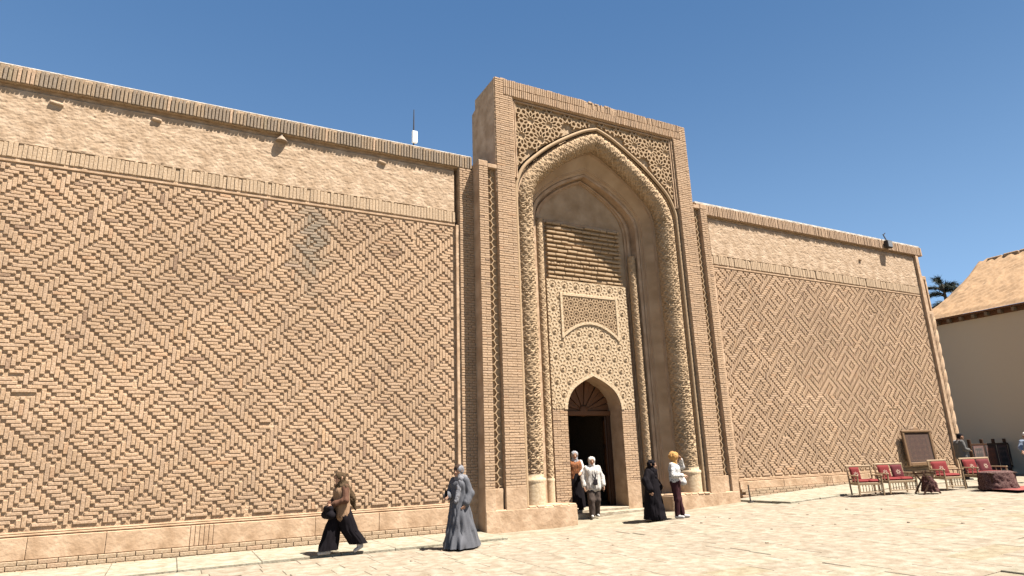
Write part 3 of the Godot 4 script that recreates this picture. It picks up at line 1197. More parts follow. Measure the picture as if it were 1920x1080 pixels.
func make_door_wall(P: Node3D) -> void:
	var zw := -0.70
	var door := arch(A_DOOR, 0.1)
	# brick piers beside the doorway
	for s in [-1.0, 1.0]:
		var a := minf(s * 0.986, s * 1.5)
		var b := maxf(s * 0.986, s * 1.5)
		block(P, "door_pier", Vector3(a, -0.2, -1.4), Vector3(b, 3.06, zw - 0.02), M.plaster)
		courses(P, "door_pier_courses", a, b, 0.9 if s > 0 else 0.45, 3.06, zw, 0.26, 0.066, 0.055)
		if s > 0:
			block(P, "door_pier_base", Vector3(a, -0.2, -1.3), Vector3(b, 0.9, zw + 0.004), M.plaster, 0.008)
	var mb := MB.new()
	over(mb, door, 7.02, zw)
	for s in [-1.0, 1.0]:
		var a := minf(s * 0.98, s * 1.5)
		var b := maxf(s * 0.98, s * 1.5)
		mb.quad(Vector3(a, 3.06, zw), Vector3(b, 3.06, zw), Vector3(b, 7.02, zw), Vector3(a, 7.02, zw))
		mb.quad(Vector3(s * 1.5, 3.06, -1.0), Vector3(s * 1.5, 3.06, zw), Vector3(s * 1.5, 7.02, zw), Vector3(s * 1.5, 7.02, -1.0))
	mb.quad(Vector3(-1.5, 7.02, zw), Vector3(1.5, 7.02, zw), Vector3(1.5, 7.02, -1.0), Vector3(-1.5, 7.02, -1.0))
	part(P, "rosette_wall", mb.mesh(), M.carved)
	# frame panel above the door
	var pl := Vector2(-1.02, 5.24)
	var ph := Vector2(1.06, 6.56)
	var low := func(x: float) -> float: return 5.24 + 0.46 * (1.0 - pow((x - 0.02) / 1.04, 2.0))
	var lo := Vector2(-1.49, 3.08)
	var hi := Vector2(1.49, 7.0)
	var keep := func(p: Vector2) -> bool: return p.y > arch_y(door, p.x) + 0.11 and not (p.x > pl.x - 0.03 and p.x < ph.x + 0.03 and p.y < ph.y + 0.03 and p.y > low.call(p.x) - 0.05)
	part(P, "rosette_lattice", strap_mesh(girih(lo, hi, 0.43, Vector2(0.0, 4.62), 0.60, 0.30), lo, hi, zw + 0.003, 0.037, 0.020, keep), M.gypsum, Transform3D(), true)
	var cups := []
	var mids := []
	girih(lo, hi, 0.43, Vector2(0.0, 4.62), 0.60, 0.30, mids)
	for c in mids:
		if keep.call(c) and absf(c.x) < 1.44 and c.y > 3.15 and c.y < 6.95:
			cups.append(Transform3D(Basis(Vector3.RIGHT, PI / 2), Vector3(c.x, c.y, zw)))
	var cu := MB.new()
	lathe(cu, Vector3.ZERO, [[0.034, 0.0], [0.036, 0.034], [0.05, 0.034], [0.054, 0.0]], 6)
	many(P, "rosette_cups", cu.mesh(), M.gypsum, cups, [])
	var fm := MB.new()
	var wd := 0.09
	var prev := Vector2(pl.x, pl.y)
	for x in [pl.x, ph.x]:
		fm.box(Vector3(x - wd / 2, pl.y - 0.06, zw), Vector3(x + wd / 2, ph.y + 0.05, zw + 0.05), 0.01)
	fm.box(Vector3(pl.x + wd / 2, ph.y - wd / 2, zw), Vector3(ph.x - wd / 2, ph.y + wd / 2, zw + 0.047), 0.01)
	for k in range(1, 25):
		var x := lerpf(pl.x, ph.x, k / 24.0)
		var p := Vector2(x, low.call(x))
		fm.bar(Vector3(prev.x, prev.y, zw + 0.02), Vector3(p.x, p.y, zw + 0.02), wd * 0.9, 0.05)
		prev = p
	part(P, "panel_frame", fm.mesh(), M.gypsum)
	var keep2 := func(p: Vector2) -> bool: return p.x > pl.x and p.x < ph.x and p.y > low.call(p.x) and p.y < ph.y
	part(P, "panel_lattice", strap_mesh(girih(pl, ph, 0.37, Vector2(-0.68, 6.28), 0.58, 0.36), pl, ph, zw + 0.012, 0.028, 0.034, keep2), M.carved, Transform3D(), true)
	# plain band round the arch of the door
	var outer := PackedVector2Array()
	var inner := PackedVector2Array()
	for i in door.size():
		if door[i].y >= 3.0:
			inner.append(door[i])
			outer.append(Vector2(door[i].x * 1.11, (door[i].y - 3.06) * 1.1 + 3.06))
	var bd := MB.new()
	loft(bd, [[outer, zw], [outer, zw + 0.022], [inner, zw + 0.022], [inner, zw - 0.02]])
	part(P, "door_arch_band", bd.mesh(), M.gypsum)
	# reveals
	var rv := MB.new()
	loft(rv, [[door, zw], [door, -1.42]])
	part(P, "door_reveal", rv.mesh(), M.plaster)
	# woodwork: frame, lintel, fan of boards
	var d := Node3D.new()
	var zd := -1.30
	var wood := MB.new()
	for s in [-1.0, 1.0]:
		wood.box(Vector3(minf(s * 0.84, s * 0.975), 0.2, zd - 0.12), Vector3(maxf(s * 0.84, s * 0.975), 3.0, zd), 0.01)
	part(P, "door_frame", wood.mesh(), M.wood_dark)
	block(P, "door_lintel", Vector3(-0.975, 2.92, zd - 0.13), Vector3(0.975, 3.06, zd + 0.03), M.wood, 0.012)
	var n := 13
	for k in n:
		var a0 := PI - PI * k / n
		var a1 := PI - PI * (k + 0.86) / n
		var fan := MB.new()
		var o := Vector2(0, 3.06)
		var q := []
		for a in [a0, a1]:
			var dir := Vector2.from_angle(a)
			var r := 0.3
			while r < 1.2 and absf(dir.x * r) < 0.97 and (o.y + dir.y * r) < arch_y(door, clampf(dir.x * r, -0.97, 0.97)) + 0.02:
				r += 0.02
			q.append(o + dir * 0.16)
			q.append(o + dir * r)
		var z0 := zd - 0.06 + (0.03 if k % 2 else 0.0)
		fan.quad(Vector3(q[0].x, q[0].y, z0), Vector3(q[2].x, q[2].y, z0), Vector3(q[3].x, q[3].y, z0), Vector3(q[1].x, q[1].y, z0))
		fan.quad(Vector3(q[0].x, q[0].y, z0), Vector3(q[1].x, q[1].y, z0), Vector3(q[1].x, q[1].y, z0 - 0.1), Vector3(q[0].x, q[0].y, z0 - 0.1))
		fan.quad(Vector3(q[2].x, q[2].y, z0 - 0.1), Vector3(q[3].x, q[3].y, z0 - 0.1), Vector3(q[3].x, q[3].y, z0), Vector3(q[2].x, q[2].y, z0))
		part(P, "fan_board", fan.mesh(), M.wood)
	var hub := MB.new()
	lathe(hub, Vector3.ZERO, [[0.0, 0.05], [0.12, 0.04], [0.17, 0.0], [0.17, -0.1]], 20)
	part(P, "fan_hub", hub.mesh(), M.wood, Transform3D(Basis(Vector3.RIGHT, PI / 2), Vector3(0, 3.07, zd - 0.02)))
	var bk := MB.new()
	over(bk, door, 4.3, zd - 0.2)
	bk.box(Vector3(-1.0, 3.02, zd - 0.22), Vector3(1.0, 4.2, zd - 0.16))
	part(P, "fan_back", bk.mesh(), M.wood_dark)
	# open door leaf on the right, folded inwards
	var leaf := Node3D.new()
	leaf.name = "door_leaf"
	leaf.transform = Transform3D(Basis(Vector3.UP, deg_to_rad(60)), Vector3(0.83, 0.22, zd - 0.08))
	P.add_child(leaf, true)
	var lm := MB.new()
	lm.box(Vector3(0.0, 0.0, -0.03), Vector3(0.8, 2.68, 0.03), 0.006)
	part(leaf, "leaf_board", lm.mesh(), M.wood_dark)
	for yy in [0.12, 0.98, 1.84]:
		block(leaf, "leaf_panel", Vector3(0.1, yy, 0.0), Vector3(0.7, yy + 0.72, 0.045), M.wood, 0.012)
		block(leaf, "leaf_panel", Vector3(0.1, yy, -0.045), Vector3(0.7, yy + 0.72, 0.0), M.wood, 0.012)
	var rg := MB.new()
	var path := PackedVector3Array()
	var rad := PackedFloat32Array()
	for i in 17:
		path.append(Vector3(0.7 + 0.05 * cos(TAU * i / 16), 1.15 + 0.05 * sin(TAU * i / 16), -0.075))
		rad.append(0.008)
	rg.tube(path, rad, 6)
	part(leaf, "handle", rg.mesh(), M.wood_dark)
	d.free()
	# the dark room behind, closed on every side
	block(P, "threshold", Vector3(-1.62, -0.2, -0.78), Vector3(1.62, 0.16, -0.42), M.slab_plain, 0.02)
	block(P, "door_step", Vector3(-0.98, -0.2, -1.45), Vector3(0.98, 0.235, -0.66), M.slab_plain, 0.015)
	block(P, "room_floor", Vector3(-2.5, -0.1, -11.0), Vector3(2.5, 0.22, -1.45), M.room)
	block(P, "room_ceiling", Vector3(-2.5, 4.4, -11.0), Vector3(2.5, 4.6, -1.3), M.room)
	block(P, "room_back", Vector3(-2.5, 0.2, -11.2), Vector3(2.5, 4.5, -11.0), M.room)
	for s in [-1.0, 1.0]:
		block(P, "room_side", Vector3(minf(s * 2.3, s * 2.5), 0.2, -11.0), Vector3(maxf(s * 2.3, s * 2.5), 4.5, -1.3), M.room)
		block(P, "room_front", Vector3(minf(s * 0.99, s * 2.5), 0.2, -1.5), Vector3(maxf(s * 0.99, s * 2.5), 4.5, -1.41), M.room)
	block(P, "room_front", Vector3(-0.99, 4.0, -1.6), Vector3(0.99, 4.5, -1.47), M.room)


# ---------------------------------------------------------------- bodies and cloth: smooth union of tapered capsules, meshed as surface nets
func blob(mb: MB, bones: Array, cell: float, k: float, cuts := [], fold := 0.0, freq := Vector3(9, 2.5, 9), sd := 5) -> void:
	var lo := Vector3.ONE * 1e9
	var hi := -lo
	for b in bones:
		for e in 2:
			var r: Vector3 = Vector3.ONE * (b[2 + e] + cell * 2.0)
			lo = lo.min(b[e] - r)
			hi = hi.max(b[e] + r)
	var nx := ceili((hi.x - lo.x) / cell) + 1
	var ny := ceili((hi.y - lo.y) / cell) + 1
	var nz := ceili((hi.z - lo.z) / cell) + 1
	var f := PackedFloat32Array()
	f.resize(nx * ny * nz)
	f.fill(1.0)
	for b in bones:
		var a: Vector3 = b[0]
		var d: Vector3 = b[1] - a
		var ra: float = b[2]
		var rb: float = b[3]
		var l2 := maxf(d.length_squared(), 1e-9)
		var mg := maxf(ra, rb) + k + cell * 2.5
		var p0 := (a.min(b[1]) - Vector3.ONE * mg - lo) / cell
		var p1 := (a.max(b[1]) + Vector3.ONE * mg - lo) / cell
		for z in range(maxi(0, floori(p0.z)), mini(nz, ceili(p1.z) + 1)):
			for y in range(maxi(0, floori(p0.y)), mini(ny, ceili(p1.y) + 1)):
				var row := (z * ny + y) * nx
				for x in range(maxi(0, floori(p0.x)), mini(nx, ceili(p1.x) + 1)):
					var q := lo + Vector3(x, y, z) * cell - a
					var t := clampf(q.dot(d) / l2, 0.0, 1.0)
					var s := (q - d * t).length() - lerpf(ra, rb, t)
					var o := f[row + x]
					var h := k - absf(o - s)
					f[row + x] = minf(o, s) - (h * h * 0.25 / k if h > 0.0 else 0.0)
	if fold > 0.0 or not cuts.is_empty():
		var nn := noise(1.0, sd, 2)
		for z in nz:
			for y in ny:
				for x in nx:
					var i := (z * ny + y) * nx + x
					if f[i] < 0.12:
						var p := lo + Vector3(x, y, z) * cell
						if fold > 0.0:
							f[i] += fold * nn.get_noise_3d(p.x * freq.x, p.y * freq.y, p.z * freq.z)
						for c in cuts:
							f[i] = maxf(f[i], (1.0 - ((p - c[0]) / c[1]).length()) * minf(c[1].x, minf(c[1].y, c[1].z)))
	var id := PackedInt32Array()
	id.resize(nx * ny * nz)
	id.fill(-1)
	var s0 := mb.v.size()
	var off := [0, 1, nx, nx + 1, nx * ny, nx * ny + 1, nx * ny + nx, nx * ny + nx + 1]
	var edges := [[0, 1], [2, 3], [4, 5], [6, 7], [0, 2], [1, 3], [4, 6], [5, 7], [0, 4], [1, 5], [2, 6], [3, 7]]
	for z in nz - 1:
		for y in ny - 1:
			for x in nx - 1:
				var i := (z * ny + y) * nx + x
				if absf(f[i]) > cell * 3.0:
					continue
				var neg := 0
				for o in off:
					if f[i + o] < 0.0:
						neg += 1
				if neg == 0 or neg == 8:
					continue
				var acc := Vector3.ZERO
				var m := 0
				for e in edges:
					var fa := f[i + off[e[0]]]
					var fb := f[i + off[e[1]]]
					if (fa < 0.0) != (fb < 0.0):
						var t := fa / (fa - fb)
						var ca := Vector3(e[0] & 1, (e[0] >> 1) & 1, e[0] >> 2)
						var cb := Vector3(e[1] & 1, (e[1] >> 1) & 1, e[1] >> 2)
						acc += ca.lerp(cb, t)
						m += 1
				id[i] = mb.v.size()
				mb.v.append(lo + (Vector3(x, y, z) + acc / m) * cell)
				mb.n.append(Vector3(f[i + 1] - f[i] + f[i + off[7]] - f[i + off[6]], f[i + nx] - f[i] + f[i + off[7]] - f[i + off[5]], f[i + off[4]] - f[i] + f[i + off[7]] - f[i + off[3]]).normalized())
	for z in range(1, nz - 1):
		for y in range(1, ny - 1):
			for x in range(1, nx - 1):
				var i := (z * ny + y) * nx + x
				if id[i] < 0:
					continue
				var neg := f[i] < 0.0
				for ax in 3:
					var st: int = [1, nx, nx * ny][ax]
					if neg == (f[i + st] < 0.0):
						continue
					var u: int = [nx, nx * ny, 1][ax]
					var w: int = [nx * ny, 1, nx][ax]
					var q := [id[i], id[i - u], id[i - u - w], id[i - w]]
					if q[1] < 0 or q[2] < 0 or q[3] < 0:
						continue
					if neg:
						mb.ix.append_array(PackedInt32Array([q[0], q[2], q[1], q[0], q[3], q[2]]))
					else:
						mb.ix.append_array(PackedInt32Array([q[0], q[1], q[2], q[0], q[2], q[3]]))


# rings [centre, rx, rz] from top to bottom, with hanging folds that deepen downwards
func drape(mb: MB, rings: Array, folds: int, depth: float, sd: int, seg := 48) -> void:
	var nn := noise(1.0, sd, 2)
	var fine := []
	var sub := 6
	for i in rings.size() - 1:
		for k in sub:
			var t := float(k) / sub
			fine.append([rings[i][0].lerp(rings[i + 1][0], t), lerpf(rings[i][1], rings[i + 1][1], t), lerpf(rings[i][2], rings[i + 1][2], t)])
	fine.append(rings[-1])
	var pts := PackedVector3Array()
	var m := fine.size()
	for j in m:
		var g := float(j) / (m - 1)
		for i in seg:
			var an := TAU * i / seg
			var w := cos(an * folds + nn.get_noise_2d(cos(an) * 2.4, sin(an) * 2.4 + j * 0.06) * 9.0)
			w = signf(w) * pow(absf(w), 0.7) * clampf(0.75 + 1.6 * nn.get_noise_2d(cos(an) * 1.7 + 9.0, sin(an) * 1.7 + j * 0.03), 0.15, 1.5)
			var r := 1.0 + depth * pow(g, 0.8) * w + 0.05 * nn.get_noise_3d(cos(an) * 3.0, j * 0.3, sin(an) * 3.0)
			pts.append(fine[j][0] + Vector3(cos(an) * fine[j][1] * r, 0, -sin(an) * fine[j][2] * r))
	mb.grid(pts, seg, m, true, true)
	for e in [0, m - 1]:   # close top and hem
		for i in seg:
			var a := pts[e * seg + i]
			var b := pts[e * seg + (i + 1) % seg]
			if e == 0:
				mb.tri(fine[e][0], a, b)
			else:
				mb.tri(fine[e][0], b, a)


func hand(mb: MB, wrist: Vector3, dir: Vector3, palm: Vector3, curl: float, side: float) -> void:   # palm: where the palm faces; side: +1 if the thumb lies along dir x palm
	var d := dir.normalized()
	var n := (palm - d * palm.dot(d)).normalized()
	var s := d.cross(n) * side
	var bones := [[wrist, wrist + d * 0.03, 0.025, 0.027]]
	var lens := [0.072, 0.082, 0.076, 0.060]
	for i in 4:
		var o: float = 0.030 - 0.020 * i
		var kn := wrist + d * (0.088 - 0.004 * absf(i - 1.2)) + s * o
		bones.append([wrist + d * 0.02 + s * o * 0.7, kn, 0.016, 0.0115])
		var p := kn
		var a := curl * (0.7 + 0.12 * i)
		var ang := a * 0.5
		for q in 3:
			var l: float = float(lens[i]) * [0.45, 0.31, 0.24][q]
			var e := p + (d * cos(ang) + n * sin(ang)) * l
			bones.append([p, e, 0.0095 - 0.001 * q, 0.0085 - 0.001 * q])
			p = e
			ang += a
	var t0 := wrist + d * 0.03 + s * 0.026
	var t1 := t0 + (d * 0.55 + s * 0.75 + n * 0.35).normalized() * 0.042
	var t2 := t1 + (d * 0.85 + s * 0.3 + n * 0.45).normalized() * 0.034
	bones.append([t0, t1, 0.0135, 0.011])
	bones.append([t1, t2, 0.0105, 0.009])
	bones.append([t2, t2 + (d + n * 0.3).normalized() * 0.022, 0.009, 0.0075])
	blob(mb, bones, 0.0055, 0.007)


const SKIN := Color(0.40, 0.235, 0.15)


func head(mb: MB, t: Transform3D, skin: Color) -> void:   # chin at the origin, facing +z
	var l := MB.new()
	var b := [[Vector3(0, 0.135, -0.025), Vector3(0, 0.135, 0.012), 0.083, 0.078], [Vector3(0, 0.05, 0.01), Vector3(0, 0.03, 0.05), 0.052, 0.03],
		[Vector3(-0.036, 0.08, 0.035), Vector3(0.036, 0.08, 0.035), 0.035, 0.035], [Vector3(0, 0.112, 0.082), Vector3(0, 0.078, 0.102), 0.008, 0.014],
		[Vector3(-0.012, 0.076, 0.09), Vector3(0.012, 0.076, 0.09), 0.009, 0.009], [Vector3(-0.018, 0.048, 0.078), Vector3(0.018, 0.048, 0.078), 0.009, 0.009],
		[Vector3(-0.05, 0.125, 0.068), Vector3(0.05, 0.125, 0.068), 0.012, 0.012], [Vector3(0, 0.012, 0.062), Vector3(0, 0.014, 0.055), 0.02, 0.03],
		[Vector3(0, 0.02, -0.02), Vector3(0, -0.09, -0.03), 0.05, 0.055]]
	for s in [-1.0, 1.0]:
		b.append([Vector3(s * 0.082, 0.12, -0.012), Vector3(s * 0.082, 0.085, -0.004), 0.018, 0.012])
		b.append([Vector3(s * 0.032, 0.108, 0.072), Vector3(s * 0.032, 0.108, 0.074), 0.012, 0.012])
	blob(l, b, 0.0085, 0.022)
	for p in l.v:
		var c := skin
		for s in [-1.0, 1.0]:
			if Vector2((p.x - s * 0.032) / 0.016, (p.y - 0.108) / 0.0085).length() < 1.0 and p.z > 0.05:
				c = Color(0.035, 0.025, 0.02)
			if Vector2((p.x - s * 0.034) / 0.024, (p.y - 0.129) / 0.006).length() < 1.0 and p.z > 0.05:
				c = Color(0.04, 0.028, 0.02)
		if Vector2(p.x / 0.024, (p.y - 0.047) / 0.009).length() < 1.0 and p.z > 0.06:
			c = Color(0.33, 0.10, 0.08)
		l.c.append(c)
	var s0 := mb.v.size()
	for i in l.v.size():
		mb.v.append(t * l.v[i])
		mb.n.append((t.basis * l.n[i]).normalized())
	mb.c.append_array(l.c)
	for i: int in l.ix:
		mb.ix.append(i + s0)


# joints of a standing figure, facing +z, its right side at -x; a pose overrides them
func joints(over: Dictionary) -> Dictionary:
	var j := {"hip": Vector3(0, 0.86, 0), "chest": Vector3(0, 1.22, 0.0), "neck": Vector3(0, 1.38, -0.01), "chin": Vector3(0, 1.405, 0.02), "look": 0.0, "nod": 0.05,
		"hip_r": Vector3(-0.085, 0.84, 0), "hip_l": Vector3(0.085, 0.84, 0), "knee_r": Vector3(-0.09, 0.46, 0.03), "knee_l": Vector3(0.09, 0.46, 0.03),
		"foot_r": Vector3(-0.09, 0.075, 0.0), "foot_l": Vector3(0.09, 0.075, 0.0), "toe_r": Vector3(-0.11, 0.025, 0.15), "toe_l": Vector3(0.11, 0.025, 0.15),
		"sh_r": Vector3(-0.165, 1.315, -0.01), "sh_l": Vector3(0.165, 1.315, -0.01), "el_r": Vector3(-0.22, 1.05, -0.03), "el_l": Vector3(0.22, 1.05, -0.03),
		"wr_r": Vector3(-0.21, 0.83, 0.05), "wr_l": Vector3(0.21, 0.83, 0.05), "palm_r": Vector3(1, 0, 0), "palm_l": Vector3(-1, 0, 0), "curl": 0.45}
	for k in over:
		j[k] = over[k]
	return j


func head_at(j: Dictionary) -> Transform3D:
	return Transform3D(Basis(Vector3.UP, j.look) * Basis(Vector3.RIGHT, j.nod), j.chin)


func make_body(root: Node3D, j: Dictionary, skin := SKIN) -> void:
	var mb := MB.new()
	var b := [[j.hip + Vector3(-0.06, 0.02, 0), j.hip + Vector3(0.06, 0.02, 0), 0.11, 0.11], [j.hip, j.chest, 0.11, 0.12], [j.chest + Vector3(-0.07, 0, 0), j.chest + Vector3(0.07, 0, 0), 0.10, 0.10],
		[j.sh_r, j.sh_l, 0.055, 0.055], [j.chest, j.neck, 0.09, 0.052], [j.neck, j.chin + Vector3(0, 0.05, -0.03), 0.05, 0.048]]
	for s in ["_r", "_l"]:
		b.append([j["sh" + s], j["el" + s], 0.048, 0.038])
		b.append([j["el" + s], j["wr" + s], 0.037, 0.026])
		b.append([j["hip" + s], j["knee" + s], 0.082, 0.052])
		b.append([j["knee" + s], j["foot" + s], 0.05, 0.036])
		b.append([j["foot" + s] + Vector3(0, -0.035, -0.02), j["toe" + s], 0.036, 0.022])
	blob(mb, b, 0.022, 0.03)
	for s in ["_r", "_l"]:
		hand(mb, j["wr" + s], j["wr" + s] - j["el" + s] + j.get("bend" + s, Vector3.ZERO), j["palm" + s], j.curl, -1.0 if s == "_r" else 1.0)
	mb.paint(skin)
	head(mb, head_at(j), skin)
	part(root, "body", mb.mesh(), M.skin)


func wear(root: Node3D, called: String, bones: Array, m: Material, cell := 0.016, k := 0.035, cuts := [], fold := 0.014, freq := Vector3(11, 3, 11), parent: Node = null) -> MeshInstance3D:
	var mb := MB.new()
	blob(mb, bones, cell, k, cuts, fold, freq, 5 + called.length())
	return part(parent if parent else root, called, mb.mesh(), m)


func scarf(root: Node3D, j: Dictionary, m: Material, extra := [], cover := 0.014) -> void:   # wound round the head, the face left open
	var t := head_at(j)
	var b := [[t * Vector3(0, 0.135, -0.03), t * Vector3(0, 0.135, 0.006), 0.083 + cover, 0.078 + cover], [t * Vector3(0, 0.10, -0.03), t * Vector3(0, 0.0, -0.015), 0.078 + cover, 0.07],
		[t * Vector3(0, 0.0, -0.01), j.neck + Vector3(0, -0.03, 0.005), 0.075, 0.095], [j.neck + Vector3(-0.07, -0.07, 0.0), j.neck + Vector3(0.07, -0.07, 0.0), 0.085, 0.085]]
	b.append_array(extra)
	wear(root, "headscarf", b, m, 0.012, 0.03, [[t * Vector3(0, 0.085, 0.105), Vector3(0.058, 0.082, 0.085)]], 0.016, Vector3(14, 9, 14))


func torso(j: Dictionary, low: float, grow := 0.02, wide := 0.11) -> Array:
	return [[j.chest + Vector3(-0.075, 0.0, 0), j.chest + Vector3(0.075, 0, 0), 0.10 + grow, 0.10 + grow], [j.sh_r, j.sh_l, 0.062, 0.062], [j.chest, j.neck + Vector3(0, -0.03, 0), 0.10 + grow, 0.055],
		[j.chest + Vector3(-0.06, 0, 0), Vector3(-0.075, low, 0), 0.10 + grow, wide + grow], [j.chest + Vector3(0.06, 0, 0), Vector3(0.075, low, 0), 0.10 + grow, wide + grow]]


func sleeve(j: Dictionary, s: String, r0 := 0.066, r1 := 0.055, r2 := 0.05, upto := 0.95) -> Array:
	return [[j["sh" + s], j["el" + s], r0, r1], [j["el" + s], j["el" + s].lerp(j["wr" + s], upto), r1, r2]]


func leg(j: Dictionary, s: String, r0 := 0.10, r1 := 0.075, r2 := 0.06, upto := 0.95) -> Array:
	return [[j["hip" + s], j["knee" + s], r0, r1], [j["knee" + s], j["knee" + s].lerp(j["foot" + s], upto), r1, r2]]


func shoes(root: Node3D, j: Dictionary, m: Material) -> void:
	for s in ["_r", "_l"]:
		var a: Vector3 = j["foot" + s] + Vector3(0, -0.035, -0.03)
		wear(root, "shoe", [[a, j["toe" + s] + Vector3(0, 0.012, 0.0), 0.044, 0.036], [a + Vector3(0, 0.02, 0.01), j["foot" + s] + Vector3(0, 0.0, 0.03), 0.042, 0.036]], m, 0.012, 0.02, [], 0.0)


func cloth(called: String, c: Color, rough := 0.85) -> StandardMaterial3D:
	var m := mat(called, c, rough, "cloth", 3.0, "fine", 0.5)
	if maxf(c.r, maxf(c.g, c.b)) > 0.1:   # pale and mid cloth has a soft sheen
		m.rim_enabled = true
		m.rim = 0.12
	else:
		m.metallic_specular = 0.15
	return m


func print_cloth(called: String, base: Color, ink: Color, freq: float, sd: int, amount: float) -> StandardMaterial3D:   # a printed fabric of small blots
	var n := noise(freq, sd, 2, FastNoiseLite.TYPE_CELLULAR)
	n.cellular_return_type = FastNoiseLite.RETURN_DISTANCE
	var im := n.get_seamless_image(256, 256)
	var out := Image.create_empty(256, 256, false, Image.FORMAT_RGB8)
	for y in 256:
		for x in 256:
			out.set_pixel(x, y, (ink if im.get_pixel(x, y).r < amount else base).linear_to_srgb())
	TEX[called] = ImageTexture.create_from_image(out)
	return mat(called, Color(1, 1, 1), 0.85, called, 2.2, "fine", 0.4)


func make_people() -> void:
	mat("skin", Color(1, 1, 1), 0.6, "", 1.0, "", 1.0, true)
	cloth("black_cloth", Color(0.012, 0.010, 0.012))
	cloth("dark_cloth", Color(0.035, 0.030, 0.032))
	cloth("white_shoe", Color(0.55, 0.53, 0.50), 0.6)
	cloth("white_cloth", Color(0.62, 0.60, 0.57))
	# a woman striding to the left
	var p := thing("person", "woman in brown headscarf and wide black trousers striding left along the wall", "person", Vector3(3.12, 0.02, 1.9), deg_to_rad(-78))
	var j := joints({"hip_r": Vector3(-0.085, 0.80, 0.02), "hip_l": Vector3(0.085, 0.80, 0), "hip": Vector3(0, 0.82, 0), "chest": Vector3(0, 1.16, 0.03), "neck": Vector3(0, 1.31, 0.03), "chin": Vector3(0, 1.325, 0.075),
		"sh_r": Vector3(-0.16, 1.25, 0.02), "sh_l": Vector3(0.16, 1.25, 0.02), "knee_r": Vector3(-0.09, 0.44, 0.20), "foot_r": Vector3(-0.09, 0.085, 0.24), "toe_r": Vector3(-0.09, 0.04, 0.40),
		"knee_l": Vector3(0.09, 0.45, -0.05), "foot_l": Vector3(0.09, 0.15, -0.36), "toe_l": Vector3(0.09, 0.035, -0.26), "el_r": Vector3(-0.24, 1.02, 0.04), "wr_r": Vector3(-0.10, 0.94, 0.23),
		"el_l": Vector3(0.24, 1.02, 0.04), "wr_l": Vector3(0.09, 0.95, 0.23), "palm_r": Vector3(0.5, -1, 0), "palm_l": Vector3(-0.5, -1, 0), "curl": 0.9, "look": 0.1})
	make_body(p, j)
	var tr := MB.new()
	drape(tr, [[Vector3(-0.05, 0.86, 0.0), 0.13, 0.14], [Vector3(-0.08, 0.70, 0.06), 0.14, 0.16], [Vector3(-0.09, 0.44, 0.16), 0.13, 0.17], [Vector3(-0.09, 0.09, 0.22), 0.14, 0.20]], 7, 0.10, 3)
	drape(tr, [[Vector3(0.05, 0.86, 0.0), 0.13, 0.14], [Vector3(0.08, 0.70, -0.03), 0.14, 0.16], [Vector3(0.09, 0.44, -0.12), 0.13, 0.17], [Vector3(0.09, 0.17, -0.33), 0.13, 0.18]], 7, 0.10, 4)
	part(p, "trousers", tr.mesh(), M.black_cloth)
	wear(p, "tunic", torso(j, 0.72, 0.025, 0.115), cloth("tan_cloth", Color(0.31, 0.19, 0.11)))
	var sl := cloth("rust_cloth", Color(0.125, 0.058, 0.034))
	for s in ["_r", "_l"]:
		wear(p, "sleeve", sleeve(j, s, 0.075, 0.065, 0.055), sl)
	scarf(p, j, cloth("brown_scarf", Color(0.085, 0.056, 0.032)), [[j.neck + Vector3(0, -0.02, -0.05), Vector3(0.03, 1.02, -0.19), 0.10, 0.085], [Vector3(0.03, 1.02, -0.19), Vector3(0.05, 0.82, -0.26), 0.075, 0.02], [j.sh_r, j.sh_r + Vector3(-0.03, -0.12, 0), 0.075, 0.05], [j.sh_l, j.sh_l + Vector3(0.03, -0.12, 0), 0.075, 0.05]])
	shoes(p, j, M.white_shoe)
	var bag := thing("handbag", "black handbag held before her by the woman in brown headscarf", "handbag", p.transform * Vector3(0.0, 0.70, 0.29), p.rotation.y)
	wear(bag, "bag_body", [[Vector3(-0.14, 0.05, 0), Vector3(0.14, 0.05, 0), 0.08, 0.08], [Vector3(-0.11, 0.17, 0), Vector3(0.11, 0.17, 0), 0.055, 0.055]], M.black_cloth, 0.014, 0.04, [], 0.006)
	var hb := MB.new()
	var pa := PackedVector3Array()
	var ra := PackedFloat32Array()
	for i in 13:
		pa.append(Vector3(0.075 * cos(PI * i / 12), 0.18 + 0.06 * sin(PI * i / 12), 0.0))
		ra.append(0.008)
	hb.tube(pa, ra, 6)
	part(bag, "bag_handle", hb.mesh(), M.black_cloth)

	# a woman in a long grey dress
	p = thing("person", "woman in long grey-blue dress walking by the portal corner", "person", Vector3(5.35, 0.0, 2.62), deg_to_rad(-62))
	j = joints({"el_r": Vector3(-0.24, 1.05, 0.05), "wr_r": Vector3(-0.12, 1.02, 0.26), "el_l": Vector3(0.24, 1.06, -0.06), "wr_l": Vector3(0.20, 0.86, 0.06), "palm_r": Vector3(0.6, -0.6, 0), "foot_r": Vector3(-0.09, 0.075, 0.12), "toe_r": Vector3(-0.10, 0.03, 0.26), "foot_l": Vector3(0.09, 0.09, -0.16), "toe_l": Vector3(0.10, 0.03, -0.02), "curl": 0.8})
	make_body(p, j)
	var gown := cloth("grey_gown", Color(0.115, 0.118, 0.132), 0.7)
	var dr := MB.new()
	drape(dr, [[Vector3(0, 1.14, 0.0), 0.185, 0.15], [Vector3(0, 0.88, 0.0), 0.205, 0.19], [Vector3(0, 0.5, -0.02), 0.25, 0.27], [Vector3(0, 0.03, -0.07), 0.33, 0.44]], 11, 0.19, 8, 64)
	part(p, "skirt", dr.mesh(), gown)
	wear(p, "bodice", torso(j, 0.98, 0.028, 0.10), gown)
	for s in ["_r", "_l"]:
		wear(p, "sleeve", sleeve(j, s, 0.075, 0.075, 0.085, 0.85), gown)
